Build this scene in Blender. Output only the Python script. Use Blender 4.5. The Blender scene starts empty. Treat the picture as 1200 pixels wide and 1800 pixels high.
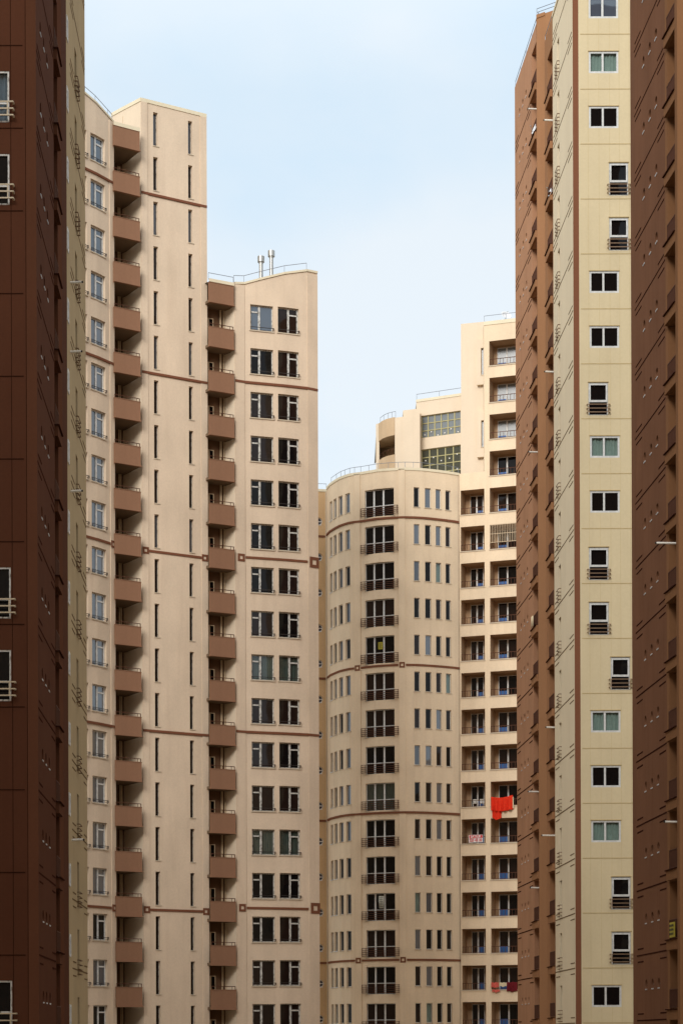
import bpy, math, random
from mathutils import Vector
random.seed(7)
# ------------------------------------------------------------------ camera, sky, sun
sc = bpy.context.scene
CZ = 9.0            # eye height (m) above the courtyard
HF = 2.9            # storey height (m)
FPX = 3600.0        # focal length in photo pixels (photo 1200 wide)
HY = 1830.0         # horizon row in the photo
cam = bpy.data.objects.new('camera', bpy.data.cameras.new('camera'))
sc.collection.objects.link(cam); sc.camera = cam
cam.data.sensor_fit = 'VERTICAL'; cam.data.sensor_height = 36.0
cam.data.lens = FPX / 1800.0 * 36.0
cam.data.shift_y = (HY - 900.0) / 1800.0
cam.data.clip_start = 0.5; cam.data.clip_end = 20000
cam.location = (0, 0, CZ)
cam.rotation_euler = (math.radians(90), math.radians(0.19), 0)
SUN_EL, SUN_AZ = 25.0, 202.0       # azimuth clockwise from +Y (behind the camera, to the left)
w = bpy.data.worlds.new('World'); sc.world = w; w.use_nodes = True
nt = w.node_tree; nt.nodes.clear()
def wn(t, **k):
    n = nt.nodes.new(t)
    for a, b in k.items(): setattr(n, a, b)
    return n
sky = wn('ShaderNodeTexSky', sky_type='NISHITA', sun_disc=False, sun_elevation=math.radians(SUN_EL),
         sun_rotation=math.radians(SUN_AZ), altitude=50, air_density=1.0, dust_density=1.6, ozone_density=1.5)
tc = wn('ShaderNodeTexCoord'); sep = wn('ShaderNodeSeparateXYZ')
nt.links.new(tc.outputs['Generated'], sep.inputs[0])
def wmap(src, a, b, c, d):
    r = wn('ShaderNodeMapRange'); r.inputs['From Min'].default_value = a; r.inputs['From Max'].default_value = b
    r.inputs['To Min'].default_value = c; r.inputs['To Max'].default_value = d; nt.links.new(src, r.inputs['Value']); return r
mp = wn('ShaderNodeMapping'); mp.inputs['Scale'].default_value = (4.2, 4.2, 7.0); mp.inputs['Location'].default_value = (0.35, 0.1, 0.2)
nt.links.new(tc.outputs['Generated'], mp.inputs[0])
ns = wn('ShaderNodeTexNoise'); ns.inputs['Scale'].default_value = 1.3; ns.inputs['Detail'].default_value = 6; ns.inputs['Roughness'].default_value = 0.5
nt.links.new(mp.outputs[0], ns.inputs['Vector'])
patch0 = wmap(ns.outputs['Fac'], 0.36, 0.62, 0.0, 0.8)
low = wmap(sep.outputs[2], 0.40, 0.30, 0.0, 0.55)
patch = wn('ShaderNodeMath', operation='ADD', use_clamp=True)
nt.links.new(patch0.outputs[0], patch.inputs[0]); nt.links.new(low.outputs[0], patch.inputs[1])
# thin bright veil over the blue, whiter in soft patches, brighter towards the zenith
veil = wn('ShaderNodeMix', data_type='RGBA'); veil.inputs['A'].default_value = (0.69, 0.86, 1.0, 1); veil.inputs['B'].default_value = (0.88, 0.95, 1.0, 1)
nt.links.new(patch.outputs[0], veil.inputs['Factor'])
bri = wmap(sep.outputs[2], 0.42, 1.0, 10.8, 21.5)
zen = wmap(sep.outputs[2], 0.42, 0.9, 0.0, 1.0)          # the cloud sheet overhead is neutral, not blue
vz = wn('ShaderNodeMix', data_type='RGBA'); vz.inputs['B'].default_value = (1.0, 0.95, 0.89, 1)
nt.links.new(zen.outputs[0], vz.inputs['Factor']); nt.links.new(veil.outputs['Result'], vz.inputs['A'])
cc = wn('ShaderNodeVectorMath', operation='SCALE'); nt.links.new(vz.outputs['Result'], cc.inputs[0]); nt.links.new(bri.outputs[0], cc.inputs['Scale'])
mx = wn('ShaderNodeMix', data_type='RGBA'); mx.inputs['Factor'].default_value = 0.84
nt.links.new(sky.outputs[0], mx.inputs['A']); nt.links.new(cc.outputs[0], mx.inputs['B'])
bg = wn('ShaderNodeBackground'); bg.inputs['Strength'].default_value = 0.10
out = wn('ShaderNodeOutputWorld')
nt.links.new(mx.outputs['Result'], bg.inputs[0]); nt.links.new(bg.outputs[0], out.inputs[0])
sun = bpy.data.objects.new('sun', bpy.data.lights.new('sun', 'SUN')); sc.collection.objects.link(sun)
sun.data.energy = 2.75; sun.data.angle = math.radians(23); sun.data.color = (1.0, 0.955, 0.90)
a_ = math.radians(SUN_AZ); e_ = math.radians(SUN_EL)
sdir = Vector((math.sin(a_) * math.cos(e_), math.cos(a_) * math.cos(e_), math.sin(e_)))
sun.rotation_euler = sdir.to_track_quat('Z', 'Y').to_euler()
sc.view_settings.view_transform = 'Standard'; sc.view_settings.look = 'None'
sc.view_settings.exposure = 0.0; sc.view_settings.gamma = 1.0
# ------------------------------------------------------------------ materials
def mat(name):
    m = bpy.data.materials.new(name); m.use_nodes = True
    return m, m.node_tree, m.node_tree.nodes['Principled BSDF']
def plaster(name, col, var=0.10, streak=0.10, rough=0.9, bump=0.25, dirt=(0.42, 0.36, 0.30)):
    m, t, p = mat(name); L = t.links.new; N = t.nodes.new
    c = N('ShaderNodeTexCoord')
    def noise(scale3, sc_, det, seed):
        mm = N('ShaderNodeMapping'); mm.inputs['Scale'].default_value = scale3; mm.inputs['Location'].default_value = (seed, seed * 2, seed * 3)
        L(c.outputs['Object'], mm.inputs[0]); n = N('ShaderNodeTexNoise'); n.inputs['Scale'].default_value = sc_; n.inputs['Detail'].default_value = det
        L(mm.outputs[0], n.inputs['Vector']); return n
    n1 = noise((1, 1, 0.6), 0.55, 6, 3.1); n2 = noise((2.6, 2.6, 0.16), 1.0, 5, 7.7); n3 = noise((1, 1, 1), 9.0, 3, 1.3)
    def rng(n, a, b, lo, hi):
        r = N('ShaderNodeMapRange'); r.inputs['From Min'].default_value = a; r.inputs['From Max'].default_value = b
        r.inputs['To Min'].default_value = lo; r.inputs['To Max'].default_value = hi; L(n.outputs['Fac'], r.inputs['Value']); return r
    r1 = rng(n1, 0.3, 0.7, 1 - var, 1 + var * 0.6); r2 = rng(n3, 0.3, 0.7, 1 - var * 0.4, 1 + var * 0.4)
    mu = N('ShaderNodeMath'); mu.operation = 'MULTIPLY'; L(r1.outputs[0], mu.inputs[0]); L(r2.outputs[0], mu.inputs[1])
    vs = N('ShaderNodeVectorMath'); vs.operation = 'SCALE'; vs.inputs[0].default_value = col; L(mu.outputs[0], vs.inputs['Scale'])
    r3 = rng(n2, 0.5, 0.8, 0.0, streak * 2.6)
    mi = N('ShaderNodeMix'); mi.data_type = 'RGBA'; L(r3.outputs[0], mi.inputs['Factor']); L(vs.outputs[0], mi.inputs['A'])
    mi.inputs['B'].default_value = (col[0] * dirt[0] * 1.6, col[1] * dirt[1] * 1.7, col[2] * dirt[2] * 1.9, 1)
    L(mi.outputs['Result'], p.inputs['Base Color'])
    p.inputs['Roughness'].default_value = rough; p.inputs['Specular IOR Level'].default_value = 0.02
    b = N('ShaderNodeBump'); b.inputs['Strength'].default_value = bump; b.inputs['Distance'].default_value = 0.02
    L(n3.outputs['Fac'], b.inputs['Height']); L(b.outputs[0], p.inputs['Normal'])
    return m
def flat(name, col, rough=0.6, metal=0.0, var=0.08, scale=6.0, spec=0.4):
    m, t, p = mat(name); L = t.links.new; N = t.nodes.new
    c = N('ShaderNodeTexCoord'); n = N('ShaderNodeTexNoise'); n.inputs['Scale'].default_value = scale; n.inputs['Detail'].default_value = 4
    L(c.outputs['Object'], n.inputs['Vector'])
    r = N('ShaderNodeMapRange'); r.inputs['From Min'].default_value = 0.3; r.inputs['From Max'].default_value = 0.7
    r.inputs['To Min'].default_value = 1 - var; r.inputs['To Max'].default_value = 1 + var; L(n.outputs['Fac'], r.inputs['Value'])
    vs = N('ShaderNodeVectorMath'); vs.operation = 'SCALE'; vs.inputs[0].default_value = col; L(r.outputs[0], vs.inputs['Scale'])
    L(vs.outputs[0], p.inputs['Base Color']); p.inputs['Roughness'].default_value = rough; p.inputs['Metallic'].default_value = metal
    p.inputs['Specular IOR Level'].default_value = spec
    return m
def glass(name, col, ior, rough=0.03):
    m, t, p = mat(name); L = t.links.new; N = t.nodes.new
    p.inputs['Base Color'].default_value = (*col, 1); p.inputs['Roughness'].default_value = rough; p.inputs['IOR'].default_value = ior
    c = N('ShaderNodeTexCoord'); n = N('ShaderNodeTexNoise'); n.inputs['Scale'].default_value = 0.9; n.inputs['Detail'].default_value = 1
    L(c.outputs['Object'], n.inputs['Vector']); b = N('ShaderNodeBump'); b.inputs['Strength'].default_value = 0.12; b.inputs['Distance'].default_value = 0.05
    L(n.outputs['Fac'], b.inputs['Height']); L(b.outputs[0], p.inputs['Normal'])
    return m
def clearglass(name):
    m, t, p = mat(name); L = t.links.new; N = t.nodes.new; t.nodes.remove(p)
    o = [x for x in t.nodes if x.type == 'OUTPUT_MATERIAL'][0]
    g = N('ShaderNodeBsdfGlossy'); g.inputs['Roughness'].default_value = 0.03
    tr = N('ShaderNodeBsdfTransparent'); tr.inputs[0].default_value = (0.62, 0.70, 0.68, 1)
    mxx = N('ShaderNodeMixShader'); mxx.inputs[0].default_value = 0.07
    L(tr.outputs[0], mxx.inputs[1]); L(g.outputs[0], mxx.inputs[2]); L(mxx.outputs[0], o.inputs[0])
    return m
def cloth(name, col, rough=0.95, stripe=0.0):
    m, t, p = mat(name); L = t.links.new; N = t.nodes.new
    c = N('ShaderNodeTexCoord'); wv = N('ShaderNodeTexNoise'); wv.inputs['Scale'].default_value = 5; wv.inputs['Detail'].default_value = 5
    L(c.outputs['Object'], wv.inputs['Vector'])
    r = N('ShaderNodeMapRange'); r.inputs['To Min'].default_value = 0.8; r.inputs['To Max'].default_value = 1.2; L(wv.outputs['Fac'], r.inputs['Value'])
    vs = N('ShaderNodeVectorMath'); vs.operation = 'SCALE'; vs.inputs[0].default_value = col; L(r.outputs[0], vs.inputs['Scale'])
    L(vs.outputs[0], p.inputs['Base Color']); p.inputs['Roughness'].default_value = rough; p.inputs['Specular IOR Level'].default_value = 0.1
    return m
def weathered(name, col, dark, amount=0.5):
    m, t, p = mat(name); L = t.links.new; N = t.nodes.new
    c = N('ShaderNodeTexCoord'); mm = N('ShaderNodeMapping'); mm.inputs['Scale'].default_value = (7, 7, 2.4); L(c.outputs['Object'], mm.inputs[0])
    n = N('ShaderNodeTexNoise'); n.inputs['Scale'].default_value = 2.2; n.inputs['Detail'].default_value = 6; L(mm.outputs[0], n.inputs['Vector'])
    r = N('ShaderNodeMapRange'); r.inputs['From Min'].default_value = 0.50; r.inputs['From Max'].default_value = 0.66; r.inputs['To Max'].default_value = amount; L(n.outputs['Fac'], r.inputs['Value'])
    mi = N('ShaderNodeMix'); mi.data_type = 'RGBA'; L(r.outputs[0], mi.inputs['Factor']); mi.inputs['A'].default_value = (*col, 1); mi.inputs['B'].default_value = (*dark, 1)
    L(mi.outputs['Result'], p.inputs['Base Color']); p.inputs['Roughness'].default_value = 0.5
    return m
M = dict(
  cream_b=plaster('beige_plaster', (0.685, 0.55, 0.412), var=0.09, streak=0.09),
  cream_d=plaster('warm_beige_plaster', (0.75, 0.60, 0.425), var=0.09, streak=0.10),
  cream_dl=plaster('light_beige_plaster', (0.71, 0.59, 0.445), var=0.05, streak=0.04),
  orange_d=plaster('ochre_plaster', (0.62, 0.42, 0.23)),
  cream_e=plaster('yellow_panel_cladding', (0.59, 0.50, 0.325), var=0.05, streak=0.05, bump=0.1),
  cream_es=plaster('pale_panel_cladding', (0.71, 0.615, 0.445), var=0.04, streak=0.04, bump=0.1),
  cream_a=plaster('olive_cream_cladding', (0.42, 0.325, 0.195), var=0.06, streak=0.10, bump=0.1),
  brown_a=plaster('chocolate_cladding', (0.088, 0.034, 0.0185), var=0.07, streak=0.06, bump=0.1),
  brown_a2=plaster('umber_plaster', (0.108, 0.043, 0.023), var=0.07, streak=0.06),
  brown_e=plaster('tan_brown_cladding', (0.44, 0.240, 0.140), var=0.09, streak=0.14, bump=0.1),
  brown_p=plaster('tan_brown_plaster', (0.34, 0.175, 0.088), var=0.06, streak=0.06),
  brown_r=plaster('red_brown_cladding', (0.19, 0.092, 0.052), var=0.09, streak=0.14, bump=0.1),
  brown_rp=plaster('ochre_brown_plaster', (0.24, 0.120, 0.058), var=0.06, streak=0.06),
  stripe=plaster('maroon_stripe', (0.19, 0.080, 0.045), var=0.05, streak=0.04),
  band=plaster('red_brown_band', (0.19, 0.078, 0.045), var=0.06, streak=0.05),
  recess=plaster('shaded_recess_brown', (0.14, 0.078, 0.045)),  # brown back wall, darkened so the colour carries the recess shade
  tan=plaster('tan_balcony_plaster', (0.56, 0.41, 0.26)),
  lining=plaster('shaded_lining_ochre', (0.47, 0.315, 0.19)),  # loggia interior, its shade painted in as a darker ochre
  soffit=plaster('shaded_soffit_taupe', (0.19, 0.135, 0.09)),  # taupe darkened to paint in the shade under balcony slabs
  parapet=plaster('brown_parapet', (0.275, 0.150, 0.092), var=0.07, streak=0.08),
  coping=plaster('pale_coping', (0.72, 0.64, 0.47), var=0.05, streak=0.05),
  roof=plaster('grey_roofing', (0.30, 0.29, 0.27)),
  pave=plaster('courtyard_paving', (0.24, 0.205, 0.16), var=0.15),
  groove=flat('groove_line', (0.045, 0.017, 0.011), 0.95, spec=0.0),
  groove_c=flat('cream_groove', (0.15, 0.10, 0.055), 0.95, spec=0.0),
  joint=flat('panel_joint', (0.42, 0.32, 0.16), 0.9),
  joint_v=flat('fine_panel_joint', (0.53, 0.43, 0.245), 0.9),
  joint_a=flat('dark_panel_joint', (0.030, 0.011, 0.006), 0.95, spec=0.0),
  white=weathered('white_frame', (0.68, 0.68, 0.66), (0.30, 0.28, 0.24), 0.55),
  white_old=weathered('weathered_frame', (0.58, 0.57, 0.53), (0.10, 0.085, 0.065), 0.9),
  white_e=flat('grey_white_frame', (0.54, 0.55, 0.54), 0.45, var=0.14),
  sill=plaster('stone_sill', (0.58, 0.49, 0.37), var=0.1),
  iron=flat('brown_iron', (0.10, 0.045, 0.028), 0.7, spec=0.05),
  iron_s=flat('faded_brown_iron', (0.15, 0.085, 0.05), 0.7, spec=0.05),
  iron_k=flat('black_iron', (0.025, 0.018, 0.015), 0.5),
  iron_t=flat('tan_iron', (0.23, 0.145, 0.085), 0.5),
  iron_a=flat('pale_iron', (0.50, 0.41, 0.28), 0.5),
  steel=flat('galvanised_steel', (0.42, 0.42, 0.40), 0.35, 0.7),
  tube=flat('grey_tube_rail', (0.20, 0.22, 0.26), 0.45, 0.2),
  pvc=flat('white_pipe', (0.74, 0.72, 0.66), 0.4),
  pipe=flat('cream_pipe', (0.55, 0.42, 0.27), 0.5),
  dark=flat('dark_vent', (0.02, 0.018, 0.016), 0.8),
  blue=flat('blue_panel', (0.015, 0.10, 0.32), 0.5),
  dish=flat('white_dish', (0.75, 0.76, 0.78), 0.4),
  g_dark=glass('dark_glass', (0.006, 0.005, 0.005), 1.30),
  g_mid=glass('brown_dark_glass', (0.016, 0.009, 0.007), 1.36),
  g_sky=glass('reflecting_glass', (0.035, 0.045, 0.065), 1.85),
  g_blue=glass('blue_grey_glass', (0.055, 0.070, 0.095), 2.1),
  g_green=glass('olive_glass', (0.055, 0.06, 0.045), 1.7),
  g_silver=glass('silvered_glass', (0.17, 0.19, 0.20), 1.6, 0.25),
  g_clear=clearglass('clear_glass'),
  curtain=cloth('curtain_cloth', (0.42, 0.48, 0.45)),
  curtain_w=cloth('blue_grey_curtain_cloth', (0.20, 0.235, 0.32)),
  curtain_c=cloth('dark_check_curtain_cloth', (0.13, 0.14, 0.125)),
  brass=flat('olive_frame', (0.38, 0.34, 0.16), 0.5),
  red=cloth('red_cloth', (0.80, 0.045, 0.018)),
  maroon=cloth('maroon_cloth', (0.16, 0.015, 0.022)),
  ivory=cloth('ivory_cloth', (0.72, 0.60, 0.40)),
  rosy=cloth('rosy_cloth', (0.62, 0.12, 0.09)),
  yellow=flat('yellow_poster', (0.42, 0.35, 0.03), 0.7),
  ink=flat('black_print', (0.03, 0.03, 0.02), 0.8),
  redink=flat('red_print', (0.60, 0.02, 0.03), 0.8),
  banner=cloth('white_banner', (0.80, 0.76, 0.74)),
  lace=cloth('lace_cloth', (0.62, 0.62, 0.54)),
)
# ------------------------------------------------------------------ geometry helpers
def P2(px, s):
    D = FPX * HF / s
    return Vector(((px - 600.0) * D / FPX, D))
def Z(k): return CZ + k * HF
class MB:
    def __init__(self): self.v = []; self.f = []
    def box(self, x0, x1, y0, y1, z0, z1):
        b = len(self.v)
        self.v += [(x0,y0,z0),(x1,y0,z0),(x1,y1,z0),(x0,y1,z0),(x0,y0,z1),(x1,y0,z1),(x1,y1,z1),(x0,y1,z1)]
        self.f += [tuple(b + i for i in q) for q in ((0,3,2,1),(4,5,6,7),(0,1,5,4),(1,2,6,5),(2,3,7,6),(3,0,4,7))]
    def quad(self, *p):
        b = len(self.v); self.v += [tuple(q) for q in p]; self.f.append(tuple(range(b, b + len(p))))
    def tube(self, p0, p1, r, n=6, cap=True):
        p0 = Vector(p0); p1 = Vector(p1); d = (p1 - p0)
        if d.length < 1e-6: return
        d.normalize(); a = d.orthogonal().normalized(); c = d.cross(a); b = len(self.v)
        for p in (p0, p1):
            for i in range(n):
                t = 2 * math.pi * i / n; self.v.append(tuple(p + a * (r * math.cos(t)) + c * (r * math.sin(t))))
        for i in range(n): self.f.append((b + i, b + (i + 1) % n, b + n + (i + 1) % n, b + n + i))
        if cap: self.f.append(tuple(b + i for i in range(n))[::-1]); self.f.append(tuple(b + n + i for i in range(n)))
    def strip(self, path, out, k0, k1, z0=None, z1=None, ends=True):
        """solid strip of thickness `out` proud of a plan path (list of Vector2), between heights"""
        za = Z(k0) if z0 is None else z0; zb = Z(k1) if z1 is None else z1
        nn = normals(path)
        o = [p - n * out for p, n in zip(path, nn)]; i_ = [p + n * 0.01 for p, n in zip(path, nn)]
        for a in range(len(path) - 1):
            A, B, C, D = o[a], o[a+1], i_[a+1], i_[a]
            self.quad((A.x,A.y,za),(B.x,B.y,za),(B.x,B.y,zb),(A.x,A.y,zb))
            self.quad((A.x,A.y,zb),(B.x,B.y,zb),(C.x,C.y,zb),(D.x,D.y,zb))
            self.quad((D.x,D.y,za),(C.x,C.y,za),(B.x,B.y,za),(A.x,A.y,za))
            self.quad((D.x,D.y,zb),(C.x,C.y,zb),(C.x,C.y,za),(D.x,D.y,za))
        if ends:
            for q in (0, -1):
                A, D = o[q], i_[q]; self.quad((A.x,A.y,za),(A.x,A.y,zb),(D.x,D.y,zb),(D.x,D.y,za))
    def mesh(self, name, m, smooth=False):
        me = bpy.data.meshes.new(name); me.from_pydata(self.v, [], self.f); me.materials.append(m)
        if smooth:
            for p in me.polygons: p.use_smooth = True
        me.update(); return me
    def build(self, name, m, parent=None, smooth=False):
        return link(name, self.mesh(name, m, smooth), parent)
def link(name, me, parent=None, loc=(0,0,0), rz=0.0):
    o = bpy.data.objects.new(name, me); sc.collection.objects.link(o)
    o.location = loc; o.rotation_euler = (0, 0, rz)
    if parent: o.parent = parent
    return o
def thing(name, label, cat, group=None, loc=(0,0,0)):
    o = bpy.data.objects.new(name, None); sc.collection.objects.link(o); o.location = loc
    return tag(o, label, cat, group)
def tag(o, label, cat, group=None):
    o['label'] = label; o['category'] = cat
    if group: o['group'] = group
    return o
def normals(path):
    """inward plan normals at every path vertex (path runs left to right in the picture)"""
    sg = []
    for a, b in zip(path[:-1], path[1:]):
        t = (b - a).normalized(); sg.append(Vector((-t.y, t.x)))
    r = [sg[0]]
    for i in range(1, len(path) - 1):
        n = (sg[i-1] + sg[i]).normalized(); r.append(n / max(0.3, n.dot(sg[i])))
    return r + [sg[-1]]
class Wall:
    """a plan polyline with holes; u = arc length"""
    def __init__(self, pts):            # pts: list of (px, s) or Vector
        self.p = [P2(*q) if isinstance(q, tuple) else q for q in pts]
        self.u = [0.0]
        for a, b in zip(self.p[:-1], self.p[1:]): self.u.append(self.u[-1] + (b - a).length)
        self.holes = []; self.rounds = []
    def upx(self, px):
        r = (px - 600.0) / FPX; best = None
        for i, (a, b) in enumerate(zip(self.p[:-1], self.p[1:])):
            d = b - a; den = d.x - r * d.y
            if abs(den) < 1e-9: continue
            t = (r * a.y - a.x) / den
            e = max(0, -t, t - 1)
            if best is None or e < best[0]: best = (e, self.u[i] + t * d.length)
        return best[1]
    def at(self, u):
        for i in range(len(self.p) - 1):
            if u <= self.u[i+1] + 1e-9 or i == len(self.p) - 2:
                d = self.p[i+1] - self.p[i]; L = d.length
                return self.p[i] + d * ((u - self.u[i]) / L)
    def sub(self, u0, u1):
        return [self.at(u0)] + [p for p, u in zip(self.p, self.u) if u0 + 1e-4 < u < u1 - 1e-4] + [self.at(u1)]
    def subpx(self, a, b): return self.sub(self.upx(a), self.upx(b))
    def hole(self, pxa, pxb, k0, k1, depth=0.2, back=False):
        self.holes.append((self.upx(pxa), self.upx(pxb), Z(k0), Z(k1), depth, back))
    def round(self, px, k, r, depth=0.15):
        u = self.upx(px); self.rounds.append((u, Z(k), r, depth)); self.holes.append((u - r, u + r, Z(k) - r, Z(k) + r, None, False))
    def place(self, u0, u1):
        a, b = self.at(u0), self.at(u1); d = b - a
        return a, math.atan2(d.y, d.x), d.length
    def build(self, name, m, parent, k0, k1, ztop=None, inner=None):
        z0, z1 = Z(k0), (Z(k1) if k1 is not None else max(ztop(u) for u in self.u))
        hs = [h for h in self.holes if h[2] > z0 and h[3] < z1 - 1e-6]
        rnd = lambda x: round(x, 4)
        us = sorted(set([rnd(u) for u in self.u] + [rnd(h[0]) for h in hs] + [rnd(h[1]) for h in hs]))
        zs = sorted(set([rnd(z0), rnd(z1)] + [rnd(h[2]) for h in hs] + [rnd(h[3]) for h in hs]))
        iu = {u: i for i, u in enumerate(us)}; iz = {z: i for i, z in enumerate(zs)}
        occ = {}
        for hi, h in enumerate(hs):
            for i in range(iu[rnd(h[0])], iu[rnd(h[1])]):
                for j in range(iz[rnd(h[2])], iz[rnd(h[3])]): occ[(i, j)] = hi
        b = MB(); b2 = MB(); idx = {}
        pos = [self.at(u) for u in us]
        def V(i, j):
            if (i, j) not in idx:
                z = zs[j]
                if ztop and j == len(zs) - 1: z = ztop(us[i])
                idx[(i, j)] = len(b.v); b.v.append((pos[i].x, pos[i].y, z))
            return idx[(i, j)]
        nu, nz = len(us) - 1, len(zs) - 1
        # wall faces, merged vertically where a column of cells is free
        for i in range(nu):
            j = 0
            while j < nz:
                if (i, j) in occ: j += 1; continue
                b.f.append((V(i, j), V(i+1, j), V(i+1, j+1), V(i, j+1))); j += 1
        nin = []
        for h in hs:
            A, B = self.at(h[0]), self.at(h[1]); t = (B - A).normalized(); nin.append(Vector((-t.y, t.x)))
        def off(i, j, hi):
            n = nin[hi]; d = hs[hi][4]; return (pos[i].x + n.x * d, pos[i].y + n.y * d, zs[j])
        def fr(i, j): return (pos[i].x, pos[i].y, zs[j])
        for (i, j), hi in occ.items():
            if hs[hi][4] is None: continue
            bb = b2 if (inner and hs[hi][5]) else b
            if occ.get((i-1, j)) != hi: bb.quad(fr(i, j), fr(i, j+1), off(i, j+1, hi), off(i, j, hi))
            if occ.get((i+1, j)) != hi: bb.quad(fr(i+1, j), off(i+1, j, hi), off(i+1, j+1, hi), fr(i+1, j+1))
            if occ.get((i, j-1)) != hi: bb.quad(fr(i, j), off(i, j, hi), off(i+1, j, hi), fr(i+1, j))
            if occ.get((i, j+1)) != hi: bb.quad(fr(i, j+1), fr(i+1, j+1), off(i+1, j+1, hi), off(i, j+1, hi))
            if hs[hi][5]: bb.quad(off(i, j, hi), off(i, j+1, hi), off(i+1, j+1, hi), off(i+1, j, hi))
        for (u, z, r, dep) in self.rounds:
            if z - r < z0 or z + r > z1: continue
            A, B = self.at(u - r), self.at(u + r); t = (B - A).normalized(); n = Vector((-t.y, t.x)); c = self.at(u)
            N = 24
            def q(du, dz, dd=0.0): return (c.x + t.x * du + n.x * dd, c.y + t.y * du + n.y * dd, z + dz)
            for i in range(N):
                t0, t1 = 2*math.pi*i/N + math.pi/4, 2*math.pi*(i+1)/N + math.pi/4
                def sq(t_):
                    cx, sx = math.cos(t_), math.sin(t_); mm = max(abs(cx), abs(sx)); return cx / mm * r, sx / mm * r
                a0, a1 = sq(t0), sq(t1); rr = r * 0.97
                c0, c1 = (rr*math.cos(t0), rr*math.sin(t0)), (rr*math.cos(t1), rr*math.sin(t1))
                b.quad(q(*a0), q(*a1), q(*c1), q(*c0)); b.quad(q(*c0), q(*c1), q(*c1, dep), q(*c0, dep))
        o = b.build(name, m, parent)
        if inner: b2.build('recess_lining', inner, o)
        return o
def plain(parent, name, m, pts, k0, k1):
    return Wall(pts).build(name, m, parent, k0, k1)
def roof_slab(parent, pts, k, m=None, name='roof'):
    b = MB(); pts = [P2(*q) if isinstance(q, tuple) else q for q in pts]
    b.f.append(tuple(range(len(pts)))); b.v = [(p.x, p.y, Z(k)) for p in pts]
    return b.build(name, m or M['roof'], parent)
def inward(p, a, b, d):
    t = (b - a).normalized(); return p + Vector((-t.y, t.x)) * d
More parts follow.
